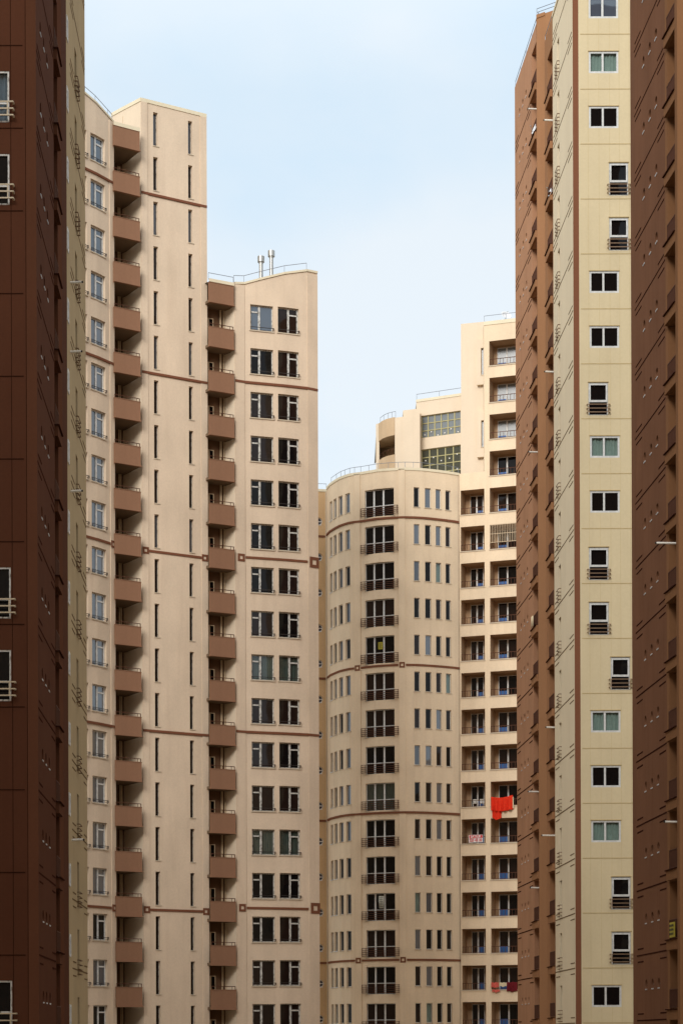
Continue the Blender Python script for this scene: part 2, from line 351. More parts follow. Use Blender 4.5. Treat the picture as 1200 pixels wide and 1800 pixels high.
# ------------------------------------------------------------------ window kit (local: x along wall, y inward, z up)
def fr_box(b, w, h, y, t, th=0.05):
    b.box(0, t, y, y+th, 0, h); b.box(w-t, w, y, y+th, 0, h); b.box(t, w-t, y, y+th, 0, t); b.box(t, w-t, y, y+th, h-t, h)
def rail_bars(w, zs, proud, ext, t=0.03, posts=(), mat_=None, post_z=None):
    b = MB()
    for z in zs:
        b.box(-ext, w+ext, -proud, -proud+t, z-t/2, z+t/2)
        b.box(-ext-0.012, -ext+t, -proud+t, 0.0, z-t/2-0.006, z+t/2+0.006); b.box(w+ext-t, w+ext+0.012, -proud+t, 0.0, z-t/2-0.006, z+t/2+0.006)
    pz = post_z or (min(zs), max(zs))
    for x in posts: b.box(x-t*0.4, x+t*0.4, -proud+0.004, -proud+t+0.008, pz[0], pz[1])
    return b
_cache = {}
def kit(style, w, h):
    key = (style, round(w, 2), round(h, 2))
    if key in _cache: return _cache[key]
    fr, pa, ex = MB(), MB(), []
    fm, d = M['white'], 0.16
    ft = 0.07
    if style in ('twin_a', 'twin_b', 'bay'):
        x1 = w * (0.42 if style == 'twin_a' else 0.52); d = 0.17; fm = M['white_old']
        if style == 'bay': x1 = w * 0.45; fm = M['white']
        fr_box(fr, w, h, d, ft)
        fr.box(x1-0.055, x1+0.055, d-0.02, d+0.05, ft, h-ft)
        zt = h * 0.74
        xa, xb = (ft, x1-0.055) if style == 'twin_a' else (x1+0.055, w-ft)
        fr.box(xa, xb, d-0.015, d+0.05, zt-0.05, zt+0.04)
        # opening sash frame around the narrow leaf
        for (a, b_) in ((ft, zt-0.05), (zt+0.04, h-ft)):
            fr.box(xa, xa+0.03, d-0.008, d+0.04, a, b_); fr.box(xb-0.03, xb, d-0.008, d+0.04, a, b_)
        sl = MB(); sl.box(-0.07, w+0.07, -0.06, d, -0.07, 0.0); ex.append(('sill', sl, M['sill']))
        r = MB(); z = 0.20; pr = 0.02
        r.box(-0.01, w-0.01, -pr-0.05, -pr-0.02, z-0.018, z+0.018)
        for x in (0.02, x1, w-0.03): r.box(x-0.012, x+0.012, -pr-0.045, -pr-0.02, 0.0, z)
        r.box(w-0.04, w+0.03, -pr-0.10, -pr-0.02, z-0.02, z+0.02); r.box(w+0.0, w+0.03, -pr-0.10, -pr-0.07, z-0.14, z)
        if style == 'bay':
            r.box(-0.01, w-0.01, -pr-0.05, -pr-0.02, z-0.12, z-0.095)
        ex.append(('railing', r, M['iron_k']))
    elif style == 'slit':
        d = 0.22; fm = M['white_old']; fr_box(fr, w, h, d, 0.025, 0.03)
        sl = MB(); sl.box(-0.03, w+0.09, -0.04, d, -0.05, 0.0); ex.append(('sill', sl, M['sill']))
    elif style == 'narrow':
        d = 0.13; fr_box(fr, w, h, d, 0.04, 0.04)
        sl = MB(); sl.box(-0.05, w+0.05, -0.05, d, -0.055, 0.0); ex.append(('sill', sl, M['sill']))
    elif style == 'french':
        d = 0.15; fm = M['white']; fr_box(fr, w, h, d, 0.05)
        for x in (w*0.30, w*0.625): fr.box(x-0.065, x+0.065, d-0.03, d+0.05, 0.05, h-0.05)
        fr.box(0.05, w-0.05, d-0.02, d+0.04, h*0.40-0.02, h*0.40+0.03)
        r = rail_bars(w, [0.12, 0.27, 0.42, 0.57, 0.74], 0.16, 0.34, 0.035, posts=(-0.32, 0.02, w*0.30, w*0.625, w-0.02, w+0.32))
        ex.append(('railing', r, M['iron']))
        sl = MB(); sl.box(-0.06, w+0.06, -0.05, d, -0.05, 0.0); ex.append(('sill', sl, M['sill']))
    elif style == 'wide':
        d = 0.05; fm = M['white_e']; fr_box(fr, w, h, d-0.04, 0.10, 0.09)
        fr.box(w*0.47-0.05, w*0.47+0.05, d-0.035, d+0.05, 0.10, h-0.10)
        ln = MB(); ln.box(-0.03, w+0.03, -0.035, 0.0, h, h+0.04); ex.append(('lintel', ln, M['joint']))
    elif style == 'sash':
        d = 0.07; fm = M['white_e']; fr_box(fr, w, h, d-0.03, 0.055, 0.06)
        zs_ = h * 0.40
        fr2 = MB(); y = -0.02
        fr2.box(0.05, 0.12, y, y+0.05, zs_, h-0.07); fr2.box(w-0.12, w-0.05, y, y+0.05, zs_, h-0.07)
        fr2.box(0.12, w-0.12, y, y+0.05, zs_, zs_+0.11); fr2.box(0.12, w-0.12, y, y+0.05, h-0.15, h-0.07)
        ex.append(('sash', fr2, M['white_e']))
        r = rail_bars(w, [0.14, 0.34, 0.55], 0.16, 0.09, 0.035, posts=(0.02, w-0.02)); ex.append(('railing', r, M['iron_t']))
        ln = MB(); ln.box(-0.03, w+0.03, -0.035, 0.0, h, h+0.04); ex.append(('lintel', ln, M['joint']))
    elif style == 'sash_a':
        d = 0.07; fm = M['white_old']; fr_box(fr, w, h, d-0.05, 0.06, 0.07)
        zs_ = h * 0.38
        fr.box(0.06, w-0.06, d-0.04, d+0.02, zs_-0.035, zs_+0.035)
        r = rail_bars(w, [0.17, 0.40, 0.64], 0.22, 0.17, 0.045, posts=(w-0.03,)); ex.append(('railing', r, M['iron_a']))
    elif style == 'side_slit':
        d = 0.35; fr_box(fr, w, h, d, 0.05, 0.04)
        r = rail_bars(w, [0.05, 0.25, 0.45, 0.65], 0.14, 0.08, 0.026); ex.append(('railing', r, M['iron_s']))
    elif style == 'edge':
        d = 0.0; fr_box(fr, w, h, -0.035, 0.10, 0.06)
    pa.quad((0.0, d+0.03, 0.0), (w, d+0.03, 0.0), (w, d+0.03, h), (0.0, d+0.03, h))
    res = (fr.mesh(style + '_frame', fm), pa, [(n, b.mesh(n, m)) for n, b, m in ex], d, {})
    _cache[key] = res
    return res
def curtain_mesh(w, h, y, m, x0=0.0, x1=None, amp=0.035):
    b = MB(); x1 = w if x1 is None else x1; n = max(8, int((x1-x0)/0.05))
    for i in range(n+1):
        x = x0 + (x1-x0)*i/n; yy = y + amp*math.sin(i*1.9) + amp*0.5*math.sin(i*0.7+1)
        b.v += [(x, yy, 0.02), (x, yy, h-0.02)]
        if i: b.f.append((2*i-2, 2*i, 2*i+1, 2*i-1))
    return b.mesh('curtain', m, True)
def window(parent, wall, pxa, pxb, k0, k1, style, pane='g_dark', name='window', curtain=None, cut=True, label=None, depth=None):
    ua, ub = wall.upx(pxa), wall.upx(pxb)
    a, rz, wd = wall.place(ua, ub); h = (k1 - k0) * HF
    fr, pa, ex, d, pc = kit(style, wd, h)
    if cut: wall.hole(pxa, pxb, k0, k1, depth or max(0.12, d + 0.06))
    o = link(name, fr, parent, (a.x, a.y, Z(k0)), rz)
    if label: o['label'] = label
    if curtain:
        pane = 'g_clear'
    if pane not in pc: pc[pane] = pa.mesh('pane', M[pane])
    p = link('pane', pc[pane], o)
    for n, me in ex: link(n, me, o)
    if curtain:
        ck = ('c', curtain)
        if ck not in pc: pc[ck] = curtain_mesh(wd, h, d + 0.13, M[curtain])
        link('curtain', pc[ck], o)
    return o
_rk = {}
def round_window(parent, wall, px, k, r, name='round_window', fm='white_e', pane='g_sky'):
    wall.round(px, k, r, 0.18)
    u = wall.upx(px); a, rz, _ = wall.place(u - r, u + r); c = wall.at(u)
    key = (round(r, 2), fm, pane)
    if key not in _rk:
        b, g = MB(), MB(); N = 20
        for i in range(N):
            t0, t1 = 2*math.pi*i/N, 2*math.pi*(i+1)/N
            f = lambda t, q, y: (q*math.cos(t), y, q*math.sin(t))
            ri = r*0.82
            b.quad(f(t0, r*0.97, 0.10), f(t1, r*0.97, 0.10), f(t1, ri, 0.10), f(t0, ri, 0.10)); b.quad(f(t0, ri, 0.10), f(t1, ri, 0.10), f(t1, ri, 0.15), f(t0, ri, 0.15))
        b.box(-ri, ri, 0.10, 0.14, -0.03, 0.03)
        b.box(-r*0.75, r*0.75, -0.02, 0.10, -r*0.97, -r*0.90+0.03)
        g.v = [(r*math.cos(2*math.pi*i/N), 0.145, r*math.sin(2*math.pi*i/N)) for i in range(N)]; g.f = [tuple(range(N))]
        _rk[key] = (b.mesh('round_frame', M[fm]), g.mesh('round_pane', M[pane]))
    o = link(name, _rk[key][0], parent, (c.x, c.y, Z(k)), rz); link('pane', _rk[key][1], o)
    return o
def bands(parent, wall, spans, ks, m='band', thick=0.052, out=0.05):
    for k in ks:
        for (a, c) in spans:
            b = MB(); b.strip(wall.subpx(a, c), out, k - thick/2, k + thick/2); b.build('band_course', M[m], parent)
def square(parent, wall, px, k, size=0.45, m='band', inner='coping'):
    """raised square frame ornament"""
    u = wall.upx(px); a, rz, _ = wall.place(u - size/2, u + size/2); c = wall.at(u)
    b = MB(); s, t = size/2, size*0.28
    b.box(-s, s, -0.07, 0.02, s-t, s); b.box(-s, s, -0.07, 0.02, -s, -s+t); b.box(-s, -s+t, -0.07, 0.02, -s+t, s-t); b.box(s-t, s, -0.07, 0.02, -s+t, s-t)
    o = link('square_ornament', b.mesh('square_ornament', M[m]), parent, (c.x, c.y, Z(k)), rz)
    g = MB(); g.box(-s+t, s-t, -0.03, 0.0, -s+t, s-t); link('inset', g.mesh('inset', M[inner]), o)
def pilaster(parent, wall, a, b_, k0, k1, m, out=0.05):
    b = MB(); b.strip(wall.subpx(a, b_), out, k0, k1); return b.build('pilaster', M[m], parent)
def railing_path(parent, path, z, h=0.55, n_bars=1, step=1.6, r=0.019, m='tube', name='roof_railing', zf=None, off=0.0):
    b = MB(); nn = normals(path); pts = [p - n*off for p, n in zip(path, nn)]
    zz = lambda i: (zf[i] if zf else z)
    for i in range(len(pts)-1):
        for j in range(n_bars):
            hh = h * (1 - 0.5*j)
            b.tube((pts[i].x, pts[i].y, zz(i)+hh), (pts[i+1].x, pts[i+1].y, zz(i+1)+hh), r)
        L = (pts[i+1]-pts[i]).length; n = max(1, round(L/step))
        for q in range(n + (1 if i == len(pts)-2 else 0)):
            t = q/n; p = pts[i].lerp(pts[i+1], t); zp = zz(i)*(1-t)+zz(i+1)*t
            b.tube((p.x, p.y, zp-0.05), (p.x, p.y, zp+h), r*0.9)
    return b.build(name, M[m], parent)
def groove_set(parent, wall, a, b_, ks, m, th=0.018, name='groove_lines', short=0.2, off=0.1, main=True, ends='lr'):
    """dark recessed-looking trim lines: a long one and short ones above and below at its ends"""
    b = MB(); ua, ub = wall.upx(a), wall.upx(b_); L = ub - ua
    for k in ks:
        if main: b.strip(wall.sub(ua, ub), 0.012, k-th/2, k+th/2)
        for s in (-off, off):
            if 'l' in ends: b.strip(wall.sub(ua + L*0.03, ua + L*(0.03+short)), 0.012, k+s-th/2, k+s+th/2)
            if 'r' in ends: b.strip(wall.sub(ub - L*(0.02+short), ub - L*0.02), 0.012, k+s-th/2, k+s+th/2)
    return b.build(name, M[m], parent)
def balcony_front(parent, A, B, k0, k1, depth, rail=True, m='parapet', posts=True, slab_m='soffit', name='balcony'):
    """solid-fronted balcony between plan points A (left) and B (right)"""
    L = (B-A).length; h = (k1-k0)*HF
    rz = math.atan2((B-A).y, (B-A).x)
    key = ('bal', round(L, 2), round(h, 2), round(depth, 2), m, rail)
    if key not in _cache:
        b = MB(); b.box(0, L, 0, 0.14, 0.10, h); b.box(0.0, L+0.02, -0.06, 0.16, 0.0, 0.10)
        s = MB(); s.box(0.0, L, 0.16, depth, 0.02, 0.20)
        c = MB(); c.box(-0.01, L+0.01, -0.02, 0.165, h, h+0.035)
        r = MB()
        if rail:
            z = h + 0.24; r.tube((0.02, 0.07, z), (L-0.02, 0.07, z), 0.024); x = 0.05
            while x < L:
                r.tube((x, 0.07, h), (x, 0.07, z), 0.018); x += max(0.8, (L-0.1)/2 - 0.001) if L > 1 else 9
            r.tube((L-0.26, 0.07, h), (L-0.26, 0.07, z), 0.018); r.tube((L-0.03, 0.07, h), (L-0.03, 0.07, z), 0.018)
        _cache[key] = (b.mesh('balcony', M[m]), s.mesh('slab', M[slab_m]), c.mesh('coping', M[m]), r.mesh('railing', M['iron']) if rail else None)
    q = _cache[key]
    o = link(name, q[0], parent, (A.x, A.y, Z(k0)), rz); link('slab', q[1], o); link('coping', q[2], o)
    if q[3]: link('railing', q[3], o)
    return o
def back_door(parent, p, rz, w, h, z, leafs=2, pane='g_dark', fm='white', blue=None, name='balcony_door'):
    key = ('door', round(w, 2), round(h, 2), leafs, pane, blue, fm)
    if key not in _cache:
        b = MB(); fr_box(b, w, h, -0.06, 0.05, 0.05)
        for i in range(1, leafs): b.box(w*i/leafs-0.06, w*i/leafs+0.06, -0.075, -0.01, 0.05, h-0.05)
        g = MB(); g.quad((0.03, -0.03, 0.03), (w-0.03, -0.03, 0.03), (w-0.03, -0.03, h-0.03), (0.03, -0.03, h-0.03))
        bl = None
        if blue is not None:
            bb = MB(); x0 = 0.05 + blue*(w/leafs); x1 = x0 + w/leafs - 0.10; bb.box(x0, x1, -0.052, -0.035, 0.03, 0.60); bl = bb.mesh('kick_panel', M['blue'])
        _cache[key] = (b.mesh('door_frame', M[fm]), g.mesh('pane', M[pane]), bl)
    q = _cache[key]
    o = link(name, q[0], parent, (p.x, p.y, z), rz); link('pane', q[1], o)
    if q[2]: link('kick_panel', q[2], o)
    return o
GK = -CZ / HF      # ground level in storeys below the eye
# ------------------------------------------------------------------ ground
g = MB(); g.quad((-3000,-3000,0),(3000,-3000,0),(3000,3000,0),(-3000,3000,0))
go = g.build('ground', M['pave']); go['kind'] = 'structure'

# ================================================================== B: tall beige wing with slit windows
B = thing('apartment_tower', 'tall beige tower with narrow slit windows and brown balconies, beside the dark brown tower', 'tower')
pB0, pB1 = P2(253, 78.8), P2(368.4, 77.4)
tB = (pB1-pB0).normalized(); nB = Vector((-tB.y, tB.x))
wl = Wall([(120, 82.1), (157, 80.95), (175, 80.5), (197, 79.85), (205, 79.6)])
topl = [20.66, 20.60, 20.52, 20.38, 20.33]
def interp(us, vs):
    def f(u):
        for i in range(len(us)-1):
            if u <= us[i+1] or i == len(us)-2: return Z(vs[i] + (vs[i+1]-vs[i])*(u-us[i])/(us[i+1]-us[i]))
    return f
for k in range(0, 20):
    pn = 'g_blue' if k > 2 else random.choice(['g_sky', 'g_dark'])
    window(B, wl, 164.7, 189.8, k+0.22, k+0.80, 'bay', pn)
    window(B, wl, 141.0, 158.0, k+0.22, k+0.80, 'bay', 'g_sky')
wl.build('left_wall', M['cream_b'], B, GK, None, interp(wl.u, topl))
bands(B, wl, [(121, 196.8)], [2.95, 10.97]); bands(B, wl, [(121, 204.8)], [6.95, 14.95, 18.95], out=0.075)
pilaster(B, wl, 197.2, 204.9, GK, 20.30, 'cream_b', 0.04)
for k in (2.95, 10.97): square(B, wl, 201.3, k, 0.44)
b = MB(); 
for i in range(len(wl.p)-1):
    b2 = [wl.p[i], wl.p[i+1]]; za, zb = Z(topl[i]), Z(topl[i+1]); nn = normals(b2)[0]
    A, C = b2[0]-nn*0.05, b2[1]-nn*0.05; D, E_ = b2[0]+nn*0.3, b2[1]+nn*0.3
    b.quad((A.x,A.y,za-0.10),(C.x,C.y,zb-0.10),(C.x,C.y,zb+0.03),(A.x,A.y,za+0.03)); b.quad((A.x,A.y,za+0.03),(C.x,C.y,zb+0.03),(E_.x,E_.y,zb+0.03),(D.x,D.y,za+0.03))
b.build('coping', M['coping'], B)
railing_path(B, wl.p, 0, 0.45, 1, 1.8, zf=[Z(k) for k in topl], off=-0.1)
# front slab with slits
wf = Wall([pB0, pB1])
for k in range(0, 21):
    pn = 'g_mid' if random.random() < 0.75 else 'g_sky'
    window(B, wf, 274.8, 282.8, k+0.06, k+0.81, 'slit', pn, 'slit_window')
    window(B, wf, 336.0, 343.4, k+0.06, k+0.81, 'slit', pn, 'slit_window')
wf.build('front_wall', M['cream_b'], B, GK, 21.03)
bands(B, wf, [(264.5, 357)], [2.95, 10.97]); bands(B, wf, [(253.3, 368.2)], [6.95, 14.95, 18.95], out=0.075)
pilaster(B, wf, 253.3, 264.4, GK, 20.98, 'cream_b', 0.04); pilaster(B, wf, 357.2, 368.2, GK, 20.98, 'cream_b', 0.04)
for k in (2.95, 10.97):
    square(B, wf, 258.8, k, 0.44); square(B, wf, 362.6, k, 0.44)
# side wall of the slab, balcony recess, hidden sides
q0 = P2(220.0, 77.98); q0b = P2(201.5, 77.5)
plain(B, 'side_wall', M['cream_dl'], [q0b, q0, pB0], GK, 21.03)
lr = wl.p[-1]; lrb = lr + nB*3.0
plain(B, 'recess_return', M['cream_b'], [lr, lrb], GK, 20.27)
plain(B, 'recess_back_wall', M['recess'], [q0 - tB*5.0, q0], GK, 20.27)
qr = pB1 + nB*7.0
plain(B, 'rear_wall', M['cream_b'], [pB1, qr, qr + nB*6, wl.p[0] + Vector((0, 12)), wl.p[0]], GK, 20.2)
roof_slab(B, [pB0, pB1, qr, q0b], 21.0)
roof_slab(B, [wl.p[0], *wl.p[1:], q0, qr, qr + nB*6, wl.p[0] + Vector((0, 12))], 20.1)
b = MB(); b.strip([q0b, q0, pB0], 0.04, 20.98, 21.06); b.strip([pB0, pB1], 0.04, 20.98, 21.06); b.build('coping', M['coping'], B)
bA, bB = P2(205.6, 79.75), P2(251.2, 79.15); dB = (q0 - bA).dot(nB)
for k in range(0, 21):
    top = k == 20
    balcony_front(B, bA, bB, k-0.235, k+0.20, dB, rail=True, name='balcony')
b = MB(); b.strip([bA, bB], 0.03, 20.21, 20.29); b.build('coping', M['coping'], B)
for k in range(0, 20):
    rz = math.atan2(tB.y, tB.x); p = q0 - tB*1.75 - nB*0.02
    back_door(B, p, rz, 1.0, 1.95, Z(k)-0.45, 2, 'g_dark', 'iron')
b = MB()
for dx in (0.35, 0.55):
    p = q0 - tB*dx*0.6 - nB*0.08; b.tube((p.x, p.y, 0), (p.x, p.y, Z(19.7)), 0.05, 8)
b.build('drainpipe', M['pipe'], B)
b = MB(); p = pB0.lerp(q0b, 0.62) - nB*0.06; b.tube((p.x, p.y, Z(20.35)), (p.x, p.y, Z(20.85)), 0.03, 6); b.build('conduit', M['pipe'], B)

# ================================================================== C: lower beige wing with paired windows
Cc = thing('apartment_tower', 'beige tower of middle height with paired black windows and two steel flues on its roof', 'tower')
wc = Wall([(416.4, 77.15), (434, 76.95), (465, 76.75), (505, 76.5), (544, 76.2), (562, 75.95)])
topc = [17.29, 17.33, 17.48, 17.66, 17.79, 17.80]
curt = {8: 'curtain_c', 4: 'curtain_c'}
for k in range(0, 17):
    cu = curt.get(k)
    pn = 'g_blue' if k == 16 else ('g_mid' if random.random() < 0.5 else 'g_dark')
    window(Cc, wc, 444.2, 484.2, k+0.27, k+0.855, 'twin_a', pn, curtain=cu)
    window(Cc, wc, 492.6, 529.0, k+0.275, k+0.865, 'twin_b', 'g_mid' if random.random() < 0.6 else 'g_dark', curtain=cu)
wc.build('front_wall', M['cream_b'], Cc, GK, None, interp(wc.u, topc))
bands(Cc, wc, [(434.5, 543)], [3.05, 11.06], thick=0.052); bands(Cc, wc, [(417, 561.7)], [7.07, 15.06], thick=0.052, out=0.075)
pilaster(Cc, wc, 416.8, 433.8, GK, 17.26, 'cream_b', 0.04); pilaster(Cc, wc, 544.0, 561.8, GK, 17.70, 'cream_b', 0.04)
for k in (3.05, 11.04):
    square(Cc, wc, 426.5, k, 0.5); square(Cc, wc, 554.5, k+0.02, 0.72)
cA, cB = P2(371.9, 77.78), P2(415.6, 77.3)
tC = (cB-cA).normalized(); nC = Vector((-tC.y, tC.x))
pc0 = wc.p[0]; rc = P2(398.0, 76.75); rcb = P2(390.0, 73.5)
plain(Cc, 'side_wall', M['cream_dl'], [rcb, rc, pc0], GK, 17.30)
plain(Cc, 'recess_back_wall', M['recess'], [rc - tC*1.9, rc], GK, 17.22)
for k in range(0, 18): balcony_front(Cc, cA, cB, k-0.285, k+0.165, (rc - cA).dot(nC))
b = MB(); b.strip([cA, cB], 0.03, 17.18, 17.25); b.build('coping', M['coping'], Cc)
pr = wc.p[-1]; prb = pr + Vector((-0.4, 11))
plain(Cc, 'rear_wall', M['cream_b'], [pr, prb, rcb + Vector((-2.6, 3)), rc - tC*1.9], GK, 17.25)
roof_slab(Cc, [*wc.p, prb, rcb + Vector((-2.6, 3)), rc - tC*1.7, cA + nC*0.3, cB + nC*0.3], 17.2)
b = MB()
for i in range(len(wc.p)-1):
    b2 = [wc.p[i], wc.p[i+1]]; za, zb = Z(topc[i]), Z(topc[i+1]); nn = normals(b2)[0]
    A, C = b2[0]-nn*0.06, b2[1]-nn*0.06; D, E_ = b2[0]+nn*0.3, b2[1]+nn*0.3
    b.quad((A.x,A.y,za-0.10),(C.x,C.y,zb-0.10),(C.x,C.y,zb+0.04),(A.x,A.y,za+0.04)); b.quad((A.x,A.y,za+0.04),(C.x,C.y,zb+0.04),(E_.x,E_.y,zb+0.04),(D.x,D.y,za+0.04))
    b.quad((A.x,A.y,za-0.10),(C.x,C.y,zb-0.10),(b2[1].x,b2[1].y,zb-0.10),(b2[0].x,b2[0].y,za-0.10)); b.quad((D.x,D.y,za-0.3),(E_.x,E_.y,zb-0.3),(E_.x,E_.y,zb+0.04),(D.x,D.y,za+0.04))
b.build('coping', M['coping'], Cc)
railing_path(Cc, [cA, cB], Z(17.25), 0.40, 1, 1.2, off=-0.1)
railing_path(Cc, wc.p[:-1], 0, 0.50, 1, 1.6, zf=[Z(k) for k in topc[:-1]], off=-0.1)
rz = math.atan2(tC.y, tC.x)
for k in range(0, 17):
    p = rc - tC*1.55 - nC*0.02
    back_door(Cc, p, rz, 0.75, 1.95, Z(k)-0.5, 2, 'g_dark', 'pipe')
b = MB()
for dx, r in ((0.06, 0.045), (0.26, 0.04), (0.34, 0.025)):
    p = rc - tC*dx - nC*0.07; b.tube((p.x, p.y, 0), (p.x, p.y, Z(16.75)), r, 8)
b.build('drainpipe', M['pipe'], Cc)
for px, s, kb, kt in ((463.3, 74.6, 17.0, 18.49), (481.5, 74.6, 17.0, 18.62)):
    p = P2(px, s); b = MB(); r = 0.135
    b.tube((p.x, p.y, Z(kb)), (p.x, p.y, Z(kt)-0.2), r, 20)
    f = b.build('flue', M['steel'], Cc, False)
    c = MB(); c.tube((p.x, p.y, Z(kt)-0.38), (p.x, p.y, Z(kt)), 0.235, 24); c.build('cowl', M['steel'], f)
    c = MB(); c.tube((p.x, p.y, Z(kt)-0.46), (p.x, p.y, Z(kt)-0.38), 0.16, 20); c.build('collar', M['steel'], f)

# ================================================================== D1: rounded tower
D1 = thing('apartment_tower', 'round-fronted beige tower with four narrow windows on each side of its french windows', 'tower')
DK = 0.0
cyl = [(577.2, 62.6), (583, 63.05), (592, 63.45), (600, 63.75), (607, 63.92), (616, 64.12), (625, 64.22), (636, 64.30), (650, 64.45), (666, 64.62), (685, 64.72),
       (702.6, 64.78), (714.7, 64.80), (730, 64.78), (745, 64.72), (760, 64.62), (773, 64.52), (787, 64.40), (799, 64.28), (810, 64.15)]
wd_ = Wall(cyl)
cnt = 0; left_rest = []
LQ = [(582.6, 586.6), (588.9, 594.0), (597.7, 604.6), (609.8, 617.9)]
RQ = [(730.0, 739.6), (749.6, 760.0), (768.4, 777.8), (785.6, 794.6)]
for k in range(14, -1, -1):
    for i, (a, c) in enumerate(RQ):
        pn = random.choices(['g_dark', 'g_mid', 'g_blue', 'g_sky'], [4, 2, 5 if i in (1, 2) else 0.8, 1])[0]
        window(D1, wd_, a, c, k+0.49, k+1.025, 'narrow', pn, 'narrow_window', curtain=('curtain' if random.random() < 0.06 else None))
    window(D1, wd_, 644.2, 695.0, k+0.27, k+1.02, 'french', random.choice(['g_dark', 'g_mid', 'g_dark']), 'french_window', curtain=('curtain_c' if k == 6 else None))
for i in (3, 2, 1, 0):
    for k in range(14, -1, -1):
        a, c = LQ[i]
        if cnt < 40:
            window(D1, wd_, a, c, k+0.49, k+1.025, 'narrow', random.choice(['g_dark', 'g_sky', 'g_blue', 'g_blue', 'g_sky']) if k > 4 else 'g_dark', 'narrow_window'); cnt += 1
        else: left_rest.append((a, c, k))
fr, pa = MB(), MB()
for a, c, k in left_rest:
    ua, ub = wd_.upx(a), wd_.upx(c); p, rz, wdt = wd_.place(ua, ub); wd_.hole(a, c, k+0.49, k+1.025, 0.18)
    t = Vector((math.cos(rz), math.sin(rz))); n = Vector((-t.y, t.x)); h = 0.535*HF
    lo = MB(); fr_box(lo, wdt, h, 0.13, 0.04, 0.04); lo.box(-0.05, wdt+0.05, -0.05, 0.13, -0.055, 0.0)
    o = len(fr.v); fr.v += [(p.x+t.x*x+n.x*y, p.y+t.y*x+n.y*y, Z(k+0.49)+z) for x, y, z in lo.v]; fr.f += [tuple(o+i for i in f) for f in lo.f]
    q = lambda x, z: (p.x+t.x*x+n.x*0.16, p.y+t.y*x+n.y*0.16, Z(k+0.49)+z)
    pa.quad(q(0, 0), q(wdt, 0), q(wdt, h), q(0, h))
fo = fr.build('narrow_window', M['white'], D1); fo['kind'] = 'stuff'; po = pa.build('pane', M['g_sky'], fo)
wd_.build('round_wall', M['cream_d'], D1, GK, 15.52)
bands(D1, wd_, [(577.4, 625), (636.5, 702), (715.2, 809.8)], [2.2, 10.2], thick=0.056)
bands(D1, wd_, [(577.4, 809.8)], [6.2, 14.2], thick=0.056, out=0.085)
pilaster(D1, wd_, 625.2, 636, GK, 15.50, 'cream_d', 0.05); pilaster(D1, wd_, 702.8, 714.5, GK, 15.52, 'cream_d', 0.05)
for k in (2.2, 10.2): square(D1, wd_, 630.5, k, 0.44); square(D1, wd_, 708.6, k, 0.44)
b = MB(); b.strip(wd_.p, 0.05, 15.48, 15.55); b.build('coping', M['coping'], D1)
railing_path(D1, wd_.p[1:], Z(15.54), 0.50, 1, 1.5, off=-0.12)
ws = Wall([(530, 62.6), (577, 62.45)])
for k in range(0, 15): round_window(D1, ws, 562.5, k+0.62, 0.33, pane='g_sky', fm='white')
ws.build('link_wall', M['orange_d'], D1, GK, 15.50)
bands(D1, ws, [(540, 576.8)], [2.2, 6.2, 10.2, 14.2], thick=0.056)
pilaster(D1, ws, 574.6, 576.9, GK, 15.45, 'cream_d', 0.08)
b = MB(); b.strip(ws.p, 0.05, 15.46, 15.53); b.build('coping', M['coping'], D1)
railing_path(D1, ws.p, Z(15.52), 0.5, 1, 1.6, off=-0.1)
bk = [P2(530, 62.6), P2(530, 62.6)+Vector((0, 12)), P2(810, 64.15)+Vector((1, 14)), P2(810, 64.15)]
plain(D1, 'rear_wall', M['cream_d'], bk[:3], GK, 15.5)
roof_slab(D1, [*wd_.p, bk[2], bk[1], bk[0], P2(577, 62.45)], 15.48)

# ================================================================== D2: loggia tower with stepped top
D2 = thing('apartment_tower', 'pale beige tower with columns of open loggias and a stepped top', 'tower')
lgs = lambda px: 64.2 + (px-810)*0.0058
wg = Wall([(810, 64.2), (854, lgs(854))]); wh = Wall([(854, lgs(854)), (1010, lgs(1010))])
LD = 1.45
def loggia(parent, wall, a, c, k, d0, d1, mull, blue, special=None):
    wall.hole(a, c, k+0.385, k+1.055, LD, True)
    ua, ub = wall.upx(a), wall.upx(c); p, rz, L = wall.place(ua, ub)
    t = Vector((math.cos(rz), math.sin(rz))); n = Vector((-t.y, t.x))
    key = ('lg', round(L, 2))
    if key not in _cache:
        r = MB(); z = 0.52
        r.box(0, L, 0.03, 0.075, z-0.02, z+0.02); r.box(0, L, 0.035, 0.065, 0.05, 0.08); nb = 8
        for i in range(nb+1):
            x = 0.02 + (L-0.04)*i/nb; r.box(x-0.014, x+0.014, 0.04, 0.068, 0.0, z-0.02)
        s = MB(); s.box(-0.06, L+0.06, -0.05, 0.0, -0.07, 0.01)
        _cache[key] = (r.mesh('loggia_railing', M['iron']), s.mesh('sill', M['sill']))
    q = _cache[key]
    o = link('loggia_railing', q[0], parent, (p.x, p.y, Z(k+0.385)), rz); link('sill', q[1], o)
    pd = p + t*(d0*L) + n*(LD-0.01)
    back_door(parent, pd, rz, (d1-d0)*L, 1.80, Z(k+0.385)+0.0, 2, 'g_silver' if k > 15 else ('g_mid' if k % 3 else 'g_dark'), 'white', blue)
    return p, rz, L, t, n
info = {}
for k in range(14, -1, -1): info[('l', k)] = loggia(D2, wg, 812.3, 853.9, k, 0.22, 0.77, 0.5, 1)
for k in range(18, -1, -1): info[('r', k)] = loggia(D2, wh, 863.3, 912.5, k, 0.14, 0.82, 0.5, 0)
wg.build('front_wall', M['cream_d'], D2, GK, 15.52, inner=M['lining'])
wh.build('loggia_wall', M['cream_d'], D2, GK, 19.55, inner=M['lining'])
b = MB(); b.strip(wh.p, 0.04, 19.5, 19.6); b.build('coping', M['coping'], D2)
